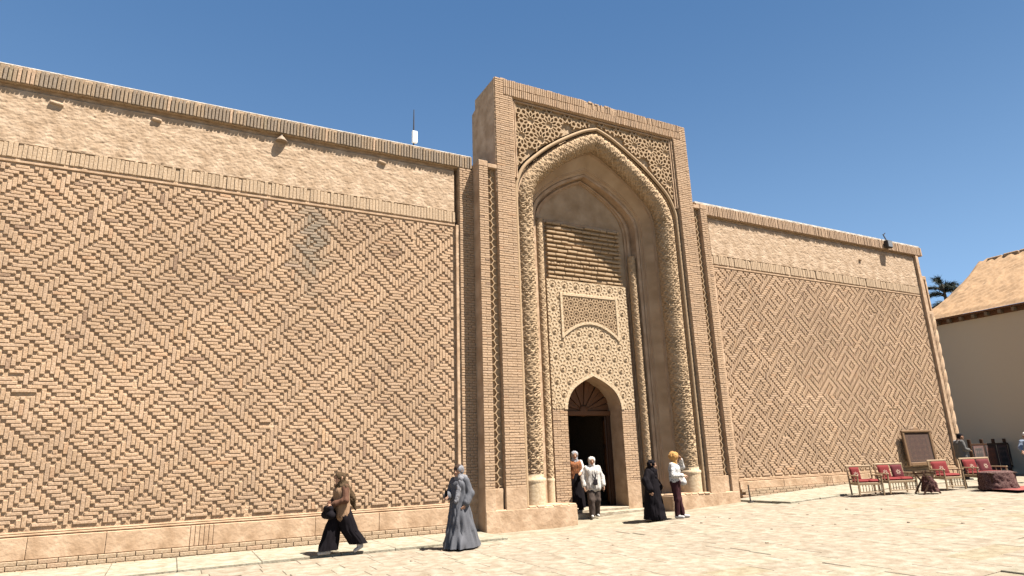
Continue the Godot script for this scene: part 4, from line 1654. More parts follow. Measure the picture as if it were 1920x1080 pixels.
	scarf(p, j, cloth("pale_scarf", Color(0.20, 0.20, 0.215), 0.6), [[j.neck + Vector3(0.08, -0.04, 0.05), Vector3(0.07, 0.92, 0.19), 0.065, 0.05], [j.neck + Vector3(0.10, -0.03, -0.03), Vector3(0.19, 1.12, -0.08), 0.085, 0.07]])
	wear(p, "hair_band", [[head_at(j) * Vector3(0, 0.165, 0.0), head_at(j) * Vector3(0, 0.16, 0.025), 0.078, 0.074]], cloth("brown_band", Color(0.06, 0.04, 0.03)), 0.012, 0.02, [], 0.0)
	shoes(p, j, M.white_shoe)
	var ph := thing("telephone", "small dark telephone in the hand of the grey-dressed woman", "telephone", p.transform * Vector3(-0.07, 1.0, 0.34), p.rotation.y)
	block(ph, "case", Vector3(-0.035, 0.0, -0.006), Vector3(0.035, 0.14, 0.006), M.black_cloth, 0.003)
	block(ph, "lens_plate", Vector3(-0.03, 0.1, -0.009), Vector3(-0.005, 0.13, -0.005), M.dark_cloth, 0.001)

	# two women coming out of the doorway
	p = thing("person", "woman in white headscarf and pale blouse stepping out of the doorway", "person", Vector3(10.62, 0.06, -0.22), deg_to_rad(-20))
	j = joints({"foot_r": Vector3(-0.10, 0.075, 0.10), "toe_r": Vector3(-0.12, 0.03, 0.24), "knee_r": Vector3(-0.10, 0.46, 0.11), "foot_l": Vector3(0.09, 0.09, -0.10), "toe_l": Vector3(0.10, 0.03, 0.04), "el_r": Vector3(-0.27, 1.07, -0.02), "wr_r": Vector3(-0.27, 0.84, 0.06), "el_l": Vector3(0.27, 1.07, -0.02), "wr_l": Vector3(0.29, 0.84, 0.05), "look": -0.1})
	make_body(p, j)
	var bl := print_cloth("pale_print", Color(0.58, 0.55, 0.50), Color(0.33, 0.30, 0.27), 0.05, 3, 0.40)
	wear(p, "blouse", torso(j, 0.80, 0.045, 0.115), bl)
	for s in ["_r", "_l"]:
		wear(p, "sleeve", sleeve(j, s, 0.082, 0.075, 0.07, 0.9), bl)
	var tc := cloth("taupe_cloth", Color(0.085, 0.065, 0.055))
	wear(p, "trousers", leg(j, "_r", 0.115, 0.095, 0.085) + leg(j, "_l", 0.115, 0.095, 0.085), tc)
	scarf(p, j, M.white_cloth)
	shoes(p, j, M.white_shoe)
	var st := MB.new()
	st.bar(Vector3(-0.10, 1.33, 0.10), Vector3(0.02, 1.0, 0.19), 0.025, 0.008)
	st.bar(Vector3(0.10, 1.33, 0.10), Vector3(0.03, 1.0, 0.19), 0.025, 0.008)
	var pouch := thing("shoulder_pouch", "small dark pouch hanging on the chest of the woman in white headscarf", "pouch", p.transform * Vector3(0.025, 0.90, 0.19), p.rotation.y)
	part(pouch, "strap", st.mesh(), M.dark_cloth, Transform3D(Basis(), Vector3(-0.025, -0.90, -0.19)))
	block(pouch, "pouch_body", Vector3(-0.06, -0.04, -0.01), Vector3(0.06, 0.12, 0.025), M.dark_cloth, 0.012)

	p = thing("person", "woman in grey cap and orange blouse behind the door jamb", "person", Vector3(10.47, 0.235, -0.86), deg_to_rad(-15))
	j = joints({"look": -0.2, "el_l": Vector3(0.24, 1.08, 0.06), "wr_l": Vector3(0.10, 1.02, 0.22), "palm_l": Vector3(-0.5, -1, 0)})
	make_body(p, j)
	wear(p, "blouse", torso(j, 0.88, 0.03, 0.10), print_cloth("orange_print", Color(0.30, 0.11, 0.04), Color(0.05, 0.025, 0.015), 0.06, 7, 0.42))
	for s in ["_r", "_l"]:
		wear(p, "sleeve", sleeve(j, s), M.white_cloth)
	var sk := MB.new()
	drape(sk, [[Vector3(0, 1.0, 0.0), 0.17, 0.14], [Vector3(0, 0.8, 0.0), 0.20, 0.17], [Vector3(0, 0.06, 0.0), 0.24, 0.24]], 9, 0.10, 12)
	part(p, "skirt", sk.mesh(), M.black_cloth)
	scarf(p, j, cloth("grey_cap", Color(0.34, 0.34, 0.36)))
	shoes(p, j, M.dark_cloth)

	# two women to the right of the doorway
	p = thing("person", "woman wholly in a black gown and headscarf right of the doorway", "person", Vector3(11.13, gy(11.1), 1.72), deg_to_rad(28))
	j = joints({"hip": Vector3(0, 0.79, 0), "hip_r": Vector3(-0.08, 0.77, 0), "hip_l": Vector3(0.08, 0.77, 0), "chest": Vector3(0, 1.10, 0.0), "neck": Vector3(0, 1.245, 0.01), "chin": Vector3(0, 1.26, 0.045), "sh_r": Vector3(-0.16, 1.185, -0.01), "sh_l": Vector3(0.16, 1.185, -0.01), "el_r": Vector3(-0.30, 0.97, -0.03), "wr_r": Vector3(-0.30, 0.76, 0.06), "el_l": Vector3(0.25, 0.96, -0.02), "wr_l": Vector3(0.24, 0.78, 0.10), "look": 0.3})
	make_body(p, j)
	var gb := MB.new()
	drape(gb, [[Vector3(0, 1.05, 0.0), 0.19, 0.15], [Vector3(0, 0.75, 0.0), 0.22, 0.19], [Vector3(0, 0.35, 0.0), 0.25, 0.24], [Vector3(0, 0.03, 0.0), 0.28, 0.28]], 10, 0.10, 21, 56)
	part(p, "skirt", gb.mesh(), M.black_cloth)
	wear(p, "bodice", torso(j, 0.85, 0.035, 0.115), M.black_cloth)
	for s in ["_r", "_l"]:
		wear(p, "sleeve", sleeve(j, s, 0.085, 0.095, 0.105, 0.92), M.black_cloth)
	scarf(p, j, M.black_cloth, [[j.neck + Vector3(0, -0.05, 0.05), j.chest + Vector3(0, -0.05, 0.07), 0.11, 0.10], [j.neck + Vector3(0, -0.05, -0.05), j.chest + Vector3(0, -0.10, -0.08), 0.12, 0.12]])
	shoes(p, j, M.dark_cloth)

	p = thing("person", "woman in orange headscarf and white printed blouse raising one hand", "person", Vector3(11.72, gy(11.7), 1.95), deg_to_rad(35))
	j = joints({"look": 0.75, "el_l": Vector3(0.33, 1.25, 0.14), "wr_l": Vector3(0.17, 1.44, 0.16), "palm_l": Vector3(-0.7, 0, -0.6), "el_r": Vector3(-0.24, 1.06, 0.02), "wr_r": Vector3(-0.06, 1.05, 0.22), "palm_r": Vector3(0.5, -0.8, 0), "foot_l": Vector3(0.10, 0.075, 0.10), "toe_l": Vector3(0.13, 0.03, 0.24), "chin": Vector3(0, 1.415, 0.03)})
	make_body(p, j)
	var wp := print_cloth("white_print", Color(0.62, 0.60, 0.57), Color(0.10, 0.11, 0.12), 0.045, 13, 0.36)
	wear(p, "blouse", torso(j, 0.94, 0.03, 0.095), wp)
	for s in ["_r", "_l"]:
		wear(p, "sleeve", sleeve(j, s, 0.07, 0.062, 0.055), wp)
	wear(p, "trousers", [[j.hip + Vector3(-0.06, 0.03, 0), j.hip + Vector3(0.06, 0.03, 0), 0.13, 0.13]] + leg(j, "_r", 0.108, 0.075, 0.062) + leg(j, "_l", 0.108, 0.075, 0.062), cloth("maroon_cloth", Color(0.055, 0.022, 0.025)))
	var hd := head_at(j)
	scarf(p, j, cloth("orange_scarf", Color(0.50, 0.27, 0.085)), [[hd * Vector3(0, 0.14, -0.05), hd * Vector3(0, 0.12, -0.085), 0.095, 0.075]], 0.026)
	shoes(p, j, M.white_shoe)
	bag = thing("shoulder_bag", "white shoulder bag at the hip of the woman in orange headscarf", "bag", p.transform * Vector3(0.25, 0.78, 0.10), p.rotation.y)
	wear(bag, "bag_body", [[Vector3(-0.0, 0.09, -0.06), Vector3(0.0, 0.09, 0.06), 0.08, 0.08], [Vector3(0, 0.18, -0.05), Vector3(0, 0.18, 0.05), 0.05, 0.05]], M.white_cloth, 0.014, 0.04, [], 0.006)
	var sb := MB.new()
	sb.bar(Vector3(0, 0.22, 0.03), Vector3(-0.12, 0.51, 0.0), 0.02, 0.008)
	sb.bar(Vector3(0, 0.22, -0.05), Vector3(-0.12, 0.51, -0.04), 0.02, 0.008)
	part(bag, "bag_strap", sb.mesh(), M.white_cloth)

	# the two men among the seats
	p = thing("person", "dark-haired man in grey jacket standing behind the red seats", "person", Vector3(24.95, gy(24.9), 2.0), deg_to_rad(62))
	j = joints({"el_r": Vector3(-0.23, 1.06, 0.02), "wr_r": Vector3(-0.10, 1.03, 0.24), "el_l": Vector3(0.23, 1.06, 0.02), "wr_l": Vector3(0.10, 1.04, 0.25), "palm_r": Vector3(0.4, -1, 0), "palm_l": Vector3(-0.4, -1, 0), "nod": 0.25, "chin": Vector3(0, 1.375, 0.07)})
	make_body(p, j, Color(0.27, 0.15, 0.095))
	wear(p, "jacket", torso(j, 0.82, 0.035, 0.105) + sleeve(j, "_r", 0.075, 0.064, 0.055), cloth("grey_jacket", Color(0.12, 0.115, 0.11)))
	wear(p, "sleeve", sleeve(j, "_l", 0.075, 0.064, 0.055), cloth("light_sleeve", Color(0.24, 0.25, 0.27)))
	wear(p, "trousers", leg(j, "_r") + leg(j, "_l"), M.dark_cloth)
	wear(p, "hair", [[head_at(j) * Vector3(0, 0.155, -0.03), head_at(j) * Vector3(0, 0.165, 0.02), 0.086, 0.07], [head_at(j) * Vector3(0, 0.12, -0.05), head_at(j) * Vector3(0, 0.05, -0.05), 0.07, 0.05]], M.black_cloth, 0.012, 0.02, [], 0.004)
	shoes(p, j, M.dark_cloth)
	p = thing("person", "man in pale cap, light blue shirt and jeans at right edge", "person", Vector3(24.75, gy(24.5), 4.25), deg_to_rad(-75))
	j = joints({"hip": Vector3(0, 0.86, -0.05), "chest": Vector3(0, 1.18, 0.10), "neck": Vector3(0, 1.31, 0.18), "chin": Vector3(0, 1.32, 0.25), "sh_r": Vector3(-0.17, 1.25, 0.14), "sh_l": Vector3(0.17, 1.25, 0.14), "el_r": Vector3(-0.22, 1.05, 0.28), "wr_r": Vector3(-0.14, 0.95, 0.47), "el_l": Vector3(0.22, 1.05, 0.28), "wr_l": Vector3(0.14, 0.95, 0.47), "nod": 0.35, "palm_r": Vector3(0.3, -1, 0), "palm_l": Vector3(-0.3, -1, 0)})
	make_body(p, j, Color(0.27, 0.15, 0.095))
	wear(p, "shirt", [[j.sh_r, j.sh_l, 0.066, 0.066], [j.chest + Vector3(-0.07, 0, 0), j.chest + Vector3(0.07, 0, 0), 0.125, 0.125], [j.chest + Vector3(-0.05, 0, 0), Vector3(-0.07, 0.84, -0.04), 0.125, 0.12], [j.chest + Vector3(0.05, 0, 0), Vector3(0.07, 0.84, -0.04), 0.125, 0.12], [j.chest, j.neck, 0.1, 0.06]] + sleeve(j, "_r", 0.072, 0.06, 0.05, 0.6) + sleeve(j, "_l", 0.072, 0.06, 0.05, 0.6), cloth("blue_shirt", Color(0.22, 0.27, 0.36)))
	wear(p, "trousers", leg(j, "_r") + leg(j, "_l"), cloth("jeans", Color(0.045, 0.065, 0.12)))
	wear(p, "cap", [[head_at(j) * Vector3(0, 0.165, -0.03), head_at(j) * Vector3(0, 0.17, 0.015), 0.08, 0.074], [head_at(j) * Vector3(0, 0.165, 0.06), head_at(j) * Vector3(0, 0.155, 0.12), 0.03, 0.012]], M.white_cloth, 0.012, 0.02, [], 0.0)
	shoes(p, j, M.dark_cloth)


# ---------------------------------------------------------------- stall, seats and small things
func rug_texture(called: String, field: Color, motif: Color, border: Color, sd: int, nx := 3, ny := 4) -> void:   # woven print: borders, medallions, small figures
	var w := 192
	var h := 256
	var im := Image.create_empty(w, h, false, Image.FORMAT_RGB8)
	var n := noise(0.06, sd, 3)
	for y in h:
		for x in w:
			var e := mini(mini(x, w - 1 - x), mini(y, h - 1 - y))
			var c := field
			if e < 6:
				c = border.darkened(0.5)
			elif e < 26:
				c = border if posmod(x + y, 16) > 5 else motif
			elif e < 30:
				c = motif.darkened(0.4)
			else:
				var u := fposmod(float(x - 30) / (w - 60) * nx, 1.0) - 0.5
				var v := fposmod(float(y - 30) / (h - 60) * ny, 1.0) - 0.5
				var d := absf(u) + absf(v)
				if d < 0.12:
					c = motif
				elif d < 0.2:
					c = border
				elif d < 0.36 and sin(atan2(v, u) * 8.0) > 0.1:
					c = motif
				elif d > 0.46 and d < 0.52:
					c = border
			c = c.darkened(clampf(0.15 + 0.4 * n.get_noise_2d(x, y), 0.0, 0.6))
			im.set_pixel(x, y, c.linear_to_srgb())
	TEX[called] = ImageTexture.create_from_image(im)
	var m := StandardMaterial3D.new()
	m.albedo_color = Color(ALB, ALB, ALB).linear_to_srgb()
	m.albedo_texture = TEX[called]
	m.roughness = 0.95
	m.cull_mode = BaseMaterial3D.CULL_DISABLED
	M[called] = m


func cloth_sheet(w: float, h: float, wave: float, sd: int, thick := 0.012) -> ArrayMesh:   # a hanging textile with its print, both faces, soft waves
	var a := []
	a.resize(Mesh.ARRAY_MAX)
	var v := PackedVector3Array()
	var uv := PackedVector2Array()
	var nr := PackedVector3Array()
	var ix := PackedInt32Array()
	var n := noise(1.0, sd, 2)
	var nx := 16
	var ny := 18
	for f in 2:
		for j in ny:
			for i in nx:
				var u := float(i) / (nx - 1)
				var t := float(j) / (ny - 1)
				v.append(Vector3((u - 0.5) * w, -t * h, wave * t * n.get_noise_2d(u * 3.0, t * 0.8) - f * thick))
				uv.append(Vector2(u, t))
				nr.append(Vector3(0, 0, 1 if f == 0 else -1))
		for j in ny - 1:
			for i in nx - 1:
				var q := f * nx * ny + j * nx + i
				if f == 0:
					ix.append_array(PackedInt32Array([q, q + 1, q + nx + 1, q, q + nx + 1, q + nx]))
				else:
					ix.append_array(PackedInt32Array([q, q + nx + 1, q + 1, q, q + nx, q + nx + 1]))
	a[Mesh.ARRAY_VERTEX] = v
	a[Mesh.ARRAY_NORMAL] = nr
	a[Mesh.ARRAY_TEX_UV] = uv
	a[Mesh.ARRAY_INDEX] = ix
	var m := ArrayMesh.new()
	m.add_surface_from_arrays(Mesh.PRIMITIVE_TRIANGLES, a)
	return m


func turned(mb: MB, a: Vector3, b: Vector3, r: float) -> void:   # a turned wooden spindle
	var path := PackedVector3Array()
	var rad := PackedFloat32Array()
	for i in 11:
		var t := i / 10.0
		path.append(a.lerp(b, t))
		rad.append(r * (0.75 + 0.35 * absf(sin(t * PI * 3.0))))
	mb.tube(path, rad, 7)


func cushion(w: float, h: float, d: float) -> ArrayMesh:   # a stuffed cushion with rounded edges
	var mb := MB.new()
	var nx := 12
	var ny := 12
	for f in [1.0, -1.0]:
		var pts := PackedVector3Array()
		for j in ny:
			for i in nx:
				var u := i / (nx - 1.0) * 2.0 - 1.0
				var t := j / (ny - 1.0) * 2.0 - 1.0
				var bulge := pow(maxf(0.0, (1.0 - pow(absf(u), 5)) * (1.0 - pow(absf(t), 5))), 0.45)
				pts.append(Vector3(u * w / 2, t * h / 2, f * d / 2 * bulge))
		mb.grid(pts, nx, ny, false, f < 0)
	return mb.mesh()


func medallion() -> ArrayMesh:   # the pale stitched emblem on a seat cover
	var mb := MB.new()
	for k in 8:
		var a := k * PI / 4
		mb.bar(Vector3(cos(a), sin(a), 0) * 0.035, Vector3(cos(a), sin(a), 0) * 0.075, 0.018, 0.006)
	for k in 12:
		mb.bar(Vector3(cos(k * PI / 6), sin(k * PI / 6), 0) * 0.032, Vector3(cos((k + 1) * PI / 6), sin((k + 1) * PI / 6), 0) * 0.032, 0.01, 0.006)
	return mb.mesh()


func settee(called: String, label: String, category: String, at: Vector3, turn: float, w: float, backs: int, gap: int) -> Node3D:   # wooden frame, spindles, red covers
	var t := thing(called, label, category, at, turn, "red-covered wooden seats outside the wall")
	var dp := 0.46
	var sh := 0.36
	for x in [-1.0, 1.0]:
		for z in [-1.0, 1.0]:
			var lb := MB.new()
			var foot := Vector3(x * (w / 2 - 0.03), 0, z * dp / 2)
			var topy := 0.80 if z < 0 else 0.56
			lb.bar(foot, Vector3(foot.x, topy, foot.z - (0.08 if z < 0 else 0.0)), 0.04, 0.04, Vector3(0, 0, 1), 0.008)
			part(t, "leg", lb.mesh(), M.pale_wood)
		var ab := MB.new()
		ab.box(Vector3(x * (w / 2 - 0.03) - 0.03, 0.535, -dp / 2 - 0.04), Vector3(x * (w / 2 - 0.03) + 0.03, 0.57, dp / 2 + 0.04), 0.01)
		part(t, "armrest", ab.mesh(), M.pale_wood)
		for z in [-0.10, 0.06]:
			var sb := MB.new()
			turned(sb, Vector3(x * (w / 2 - 0.03), sh, z), Vector3(x * (w / 2 - 0.03), 0.54, z), 0.014)
			part(t, "arm_spindle", sb.mesh(), M.pale_wood)
	block(t, "top_rail", Vector3(-w / 2, 0.775, -dp / 2 - 0.10), Vector3(w / 2, 0.835, -dp / 2 - 0.06), M.pale_wood, 0.015)
	block(t, "back_rail", Vector3(-w / 2 + 0.02, 0.42, -dp / 2 - 0.06), Vector3(w / 2 - 0.02, 0.46, -dp / 2 - 0.02), M.pale_wood, 0.008)
	block(t, "seat_frame", Vector3(-w / 2 + 0.02, sh - 0.07, -dp / 2), Vector3(w / 2 - 0.02, sh, dp / 2), M.pale_wood, 0.008)
	block(t, "stretcher", Vector3(-w / 2 + 0.04, 0.08, dp / 2 - 0.03), Vector3(w / 2 - 0.04, 0.11, dp / 2), M.pale_wood, 0.006)
	var n := roundi(w / 0.095)
	for i in n:
		var x := lerpf(-w / 2 + 0.07, w / 2 - 0.07, i / (n - 1.0))
		var sb := MB.new()
		turned(sb, Vector3(x, 0.10, dp / 2 - 0.015), Vector3(x, sh - 0.06, dp / 2 - 0.015), 0.013)
		part(t, "spindle", sb.mesh(), M.pale_wood)
	var slots := backs + gap
	var cw := (w - 0.1) / slots
	var cm := cushion(cw - 0.04, 0.40, 0.09)
	var sm := cushion(cw - 0.02, dp, 0.10)
	for i in slots:
		var x := -w / 2 + 0.05 + (i + 0.5) * cw
		if i < backs:
			var o := part(t, "back_cushion", cm, M.red_cover if i % 2 == 0 or called == "armchair" else M.red_cover_dull, Transform3D(Basis(Vector3.RIGHT, -0.24), Vector3(x, 0.59, -dp / 2 + 0.01)))
			part(o, "emblem", medallion(), M.pale_thread, Transform3D(Basis(), Vector3(0, -0.02, 0.047)))
		part(t, "seat_cushion", sm, M.red_cover, Transform3D(Basis(Vector3.RIGHT, -PI / 2), Vector3(x, sh + 0.04, 0.0)))
	return t


func make_stall() -> void:
	mat("pale_wood", Color(0.40, 0.28, 0.165), 0.6, "cloth", 2.0, "fine", 0.4)
	cloth("red_cover", Color(0.20, 0.022, 0.021))
	cloth("red_cover_dull", Color(0.12, 0.018, 0.022))
	cloth("pale_thread", Color(0.55, 0.40, 0.30))
	rug_texture("rug_print", Color(0.055, 0.022, 0.013), Color(0.08, 0.04, 0.022), Color(0.065, 0.026, 0.015), 3)
	rug_texture("dark_print", Color(0.022, 0.018, 0.016), Color(0.16, 0.13, 0.10), Color(0.10, 0.02, 0.018), 4, 4, 3)
	rug_texture("rust_print", Color(0.20, 0.06, 0.025), Color(0.09, 0.03, 0.02), Color(0.05, 0.02, 0.015), 5, 2, 3)
	rug_texture("red_rug", Color(0.34, 0.045, 0.035), Color(0.20, 0.03, 0.03), Color(0.28, 0.06, 0.04), 6, 4, 4)
	settee("settee", "wooden settee with one red back cushion, leftmost of the red seats", "settee", Vector3(18.15, gy(18.1) + 0.01, 2.86), deg_to_rad(-28), 0.76, 1, 1)
	settee("settee", "wooden settee with two red back cushions beside the folding stand", "settee", Vector3(18.98, gy(19.0) + 0.01, 3.28), deg_to_rad(-22), 0.92, 2, 0)
	settee("armchair", "wooden armchair with one red cushion in front of the grey-jacketed man", "armchair", Vector3(20.42, gy(20.4) + 0.01, 3.92), deg_to_rad(-18), 0.68, 1, 0)
	settee("settee", "wooden settee with two red cushions standing behind the dark draped table", "settee", Vector3(21.72, gy(21.7) + 0.01, 4.30), deg_to_rad(-15), 1.12, 2, 0)
	# folding stand of crossed boards
	var t := thing("folding_stand", "dark folding stand of crossed boards holding a rolled red textile", "stand", Vector3(19.15, gy(19.1), 4.0), deg_to_rad(-20))
	for k in [[-1.0, -0.17], [1.0, -0.17], [-1.0, 0.17], [1.0, 0.17]]:
		var mb := MB.new()
		mb.bar(Vector3(k[0] * 0.26, 0, k[1]), Vector3(-k[0] * 0.22, 0.62, k[1] + 0.012 * k[0]), 0.05, 0.025, Vector3(0, 0, 1), 0.005)
		part(t, "crossed_board", mb.mesh(), M.wood_dark)
	for k in [-1.0, 1.0]:
		block(t, "stand_rail", Vector3(k * 0.2 - 0.02, 0.54, -0.19), Vector3(k * 0.2 + 0.02, 0.575, 0.19), M.wood_dark, 0.006)
	var rl := thing("rolled_textile", "dark red textile draped over the folding stand", "textile", Vector3(19.17, gy(19.1) + 0.05, 4.04), deg_to_rad(-20))
	var rm := MB.new()
	drape(rm, [[Vector3(0, 0.42, 0.0), 0.08, 0.14], [Vector3(0.02, 0.26, 0.02), 0.16, 0.18], [Vector3(0.03, 0.0, 0.02), 0.20, 0.22]], 6, 0.14, 31)
	part(rl, "cloth", rm.mesh(), print_cloth("heap_print", Color(0.05, 0.018, 0.016), Color(0.13, 0.06, 0.05), 0.04, 19, 0.35))
	# low table under a dark printed cloth
	t = thing("low_table", "low table under a dark patterned cloth before the rightmost settee", "table", Vector3(20.75, gy(20.7), 5.05), deg_to_rad(-15))
	for x in [-1.0, 1.0]:
		for z in [-1.0, 1.0]:
			var mb := MB.new()
			mb.bar(Vector3(x * 0.4, 0, z * 0.2), Vector3(x * 0.4, 0.43, z * 0.2), 0.05, 0.05, Vector3(0, 0, 1), 0.006)
			part(t, "leg", mb.mesh(), M.wood_dark)
	block(t, "table_top", Vector3(-0.46, 0.43, -0.26), Vector3(0.46, 0.46, 0.26), M.wood_dark, 0.006)
	var tc := thing("table_cloth", "dark patterned cloth hanging over the low table", "tablecloth", t.position, t.rotation.y)
	var fl := MB.new()
	drape(fl, [[Vector3(0, 0.50, 0), 0.42, 0.24], [Vector3(0, 0.47, 0), 0.52, 0.32], [Vector3(0, 0.25, 0.0), 0.53, 0.34], [Vector3(0, 0.02, 0.0), 0.56, 0.38]], 9, 0.045, 44, 64)
	part(tc, "cloth", fl.mesh(), print_cloth("dark_floral", Color(0.05, 0.02, 0.018), Color(0.15, 0.09, 0.075), 0.05, 17, 0.40))
	# red rug on the paving
	var rg := thing("red_rug", "red patterned rug spread on the paving at right edge", "rug", Vector3(21.6, gy(21.6) + 0.012, 5.6), 0.0)
	part(rg, "rug", cloth_sheet(2.6, 1.3, 0.02, 8, 0.01), M.red_rug, Transform3D(Basis(Vector3.UP, deg_to_rad(-15)) * Basis(Vector3.RIGHT, -PI / 2), Vector3(0, 0.012, -0.65)))
	# framed carpet leaning on the wall
	t = thing("framed_carpet", "brown framed carpet picture leaning against the right brick wall", "picture", Vector3(25.60, 0.93, 0.22), 0.0)
	t.rotation.x = deg_to_rad(-3)
	var fw := 1.72
	var fh := 1.24
	for s in [-1.0, 1.0]:
		block(t, "frame_side", Vector3(s * fw / 2 - 0.07, 0.0, -0.03), Vector3(s * fw / 2 + 0.07, fh, 0.05), M.frame_wood, 0.02)
	block(t, "frame_bottom", Vector3(-fw / 2 + 0.07, 0.0, -0.03), Vector3(fw / 2 - 0.07, 0.14, 0.047), M.frame_wood, 0.02)
	block(t, "frame_top", Vector3(-fw / 2 - 0.1, fh, -0.03), Vector3(fw / 2 + 0.1, fh + 0.10, 0.06), M.frame_wood, 0.025)
	block(t, "backboard", Vector3(-fw / 2 + 0.07, 0.14, -0.03), Vector3(fw / 2 - 0.07, fh, -0.01), M.wood_dark)
	part(t, "carpet", cloth_sheet(fw - 0.15, fh - 0.15, 0.01, 9), M.rug_print, Transform3D(Basis(), Vector3(0, fh - 0.005, 0.012)))
	var cr := MB.new()
	lathe(cr, Vector3.ZERO, [[0.0, 0.04], [0.13, 0.03], [0.19, 0.0], [0.19, -0.05]], 20)
	part(t, "crest", cr.mesh(), M.frame_wood, Transform3D(Basis(Vector3.RIGHT, PI / 2).scaled(Vector3(1.4, 0.7, 1)), Vector3(0.0, fh + 0.1, 0.0)))
	# rack of dark posts, carpets hung on it
	t = thing("carpet_rack", "dark wooden rack of posts and rails behind the seats", "rack", Vector3(27.35, gy(27.2), 1.1), deg_to_rad(8))
	for k in 5:
		var mb := MB.new()
		mb.bar(Vector3(k * 1.22, -0.1, 0), Vector3(k * 1.22 - 0.03, 1.40, 0), 0.11, 0.1, Vector3(0, 0, 1), 0.01)
		part(t, "post", mb.mesh(), M.wood_dark)
	for y in [0.25, 1.16]:
		block(t, "rail", Vector3(-0.1, y, -0.045), Vector3(5.0, y + 0.07, 0.045), M.wood_dark, 0.008)
	var hung := [["dark_print", "dark floral carpet hung on the rack, nearest the wall corner"], ["rust_print", "rust-red carpet hung in the middle bay of the rack"], ["dark_print", "dark carpet hung in the third bay of the rack"], ["rug_print", "brown-red carpet hung in the last bay of the rack"]]
	for k in 4:
		var h := thing("hung_carpet", hung[k][1], "carpet", t.transform * Vector3(k * 1.22 + 0.61, 1.16, 0.06), t.rotation.y, "carpets hung on the rack")
		part(h, "textile", cloth_sheet(1.02, 0.98, 0.05, 20 + k), M[hung[k][0]])
	# iron stake in the paving
	t = thing("iron_stake", "thin dark iron stake standing at the foot of right wall", "stake", Vector3(15.53, 0.2, 0.86))
	var sk := MB.new()
	sk.bar(Vector3(0, -0.1, 0), Vector3(-0.03, 0.52, 0), 0.035, 0.03, Vector3(0, 0, 1), 0.004)
	part(t, "rod", sk.mesh(), M.iron)
	block(t, "foot_plate", Vector3(-0.08, -0.02, -0.06), Vector3(0.10, 0.035, 0.06), M.iron, 0.01)


func make_roof_things() -> void:
	var t := thing("antenna", "thin antenna mast with a white box on the roof edge", "antenna", Vector3(5.42, 10.2, -0.7))
	var mb := MB.new()
	mb.tube(PackedVector3Array([Vector3(0, 0, 0), Vector3(0, 1.0, 0), Vector3(0, 1.55, 0)]), PackedFloat32Array([0.025, 0.02, 0.012]), 8)
	part(t, "mast", mb.mesh(), M.iron)
	block(t, "white_box", Vector3(-0.07, 0.44, 0.02), Vector3(0.09, 0.82, 0.10), M.white_paint, 0.015)
	block(t, "bracket", Vector3(-0.03, 0.50, -0.03), Vector3(0.03, 0.56, 0.03), M.iron, 0.004)
	t = thing("floodlight", "small dark floodlight on the coping of the right wall", "floodlight", Vector3(26.1, 10.0, 0.2))
	block(t, "housing", Vector3(-0.17, -0.22, -0.05), Vector3(0.17, 0.1, 0.12), M.iron, 0.02)
	block(t, "glass", Vector3(-0.14, -0.19, 0.12), Vector3(0.14, 0.07, 0.128), M.lamp_glass)
	mb = MB.new()
	mb.bar(Vector3(0, 0.08, 0), Vector3(-0.05, 0.42, -0.08), 0.04, 0.03)
	mb.bar(Vector3(-0.05, 0.38, -0.08), Vector3(0.12, 0.5, -0.08), 0.03, 0.02)
	part(t, "bracket", mb.mesh(), M.iron)
	t = thing("cone_fixture", "small tan cone-shaped fixture hanging under the left coping", "fixture", Vector3(1.72, 9.54, 0.05))
	mb = MB.new()
	lathe(mb, Vector3.ZERO, [[0.0, 0.01], [0.13, 0.0], [0.14, 0.025], [0.05, 0.14], [0.03, 0.20], [0.0, 0.21]], 20)
	part(t, "shade", mb.mesh(), M.tin)
	mb = MB.new()
	mb.bar(Vector3(0, 0.18, 0), Vector3(0, 0.24, -0.1), 0.04, 0.03)
	part(t, "arm", mb.mesh(), M.iron)


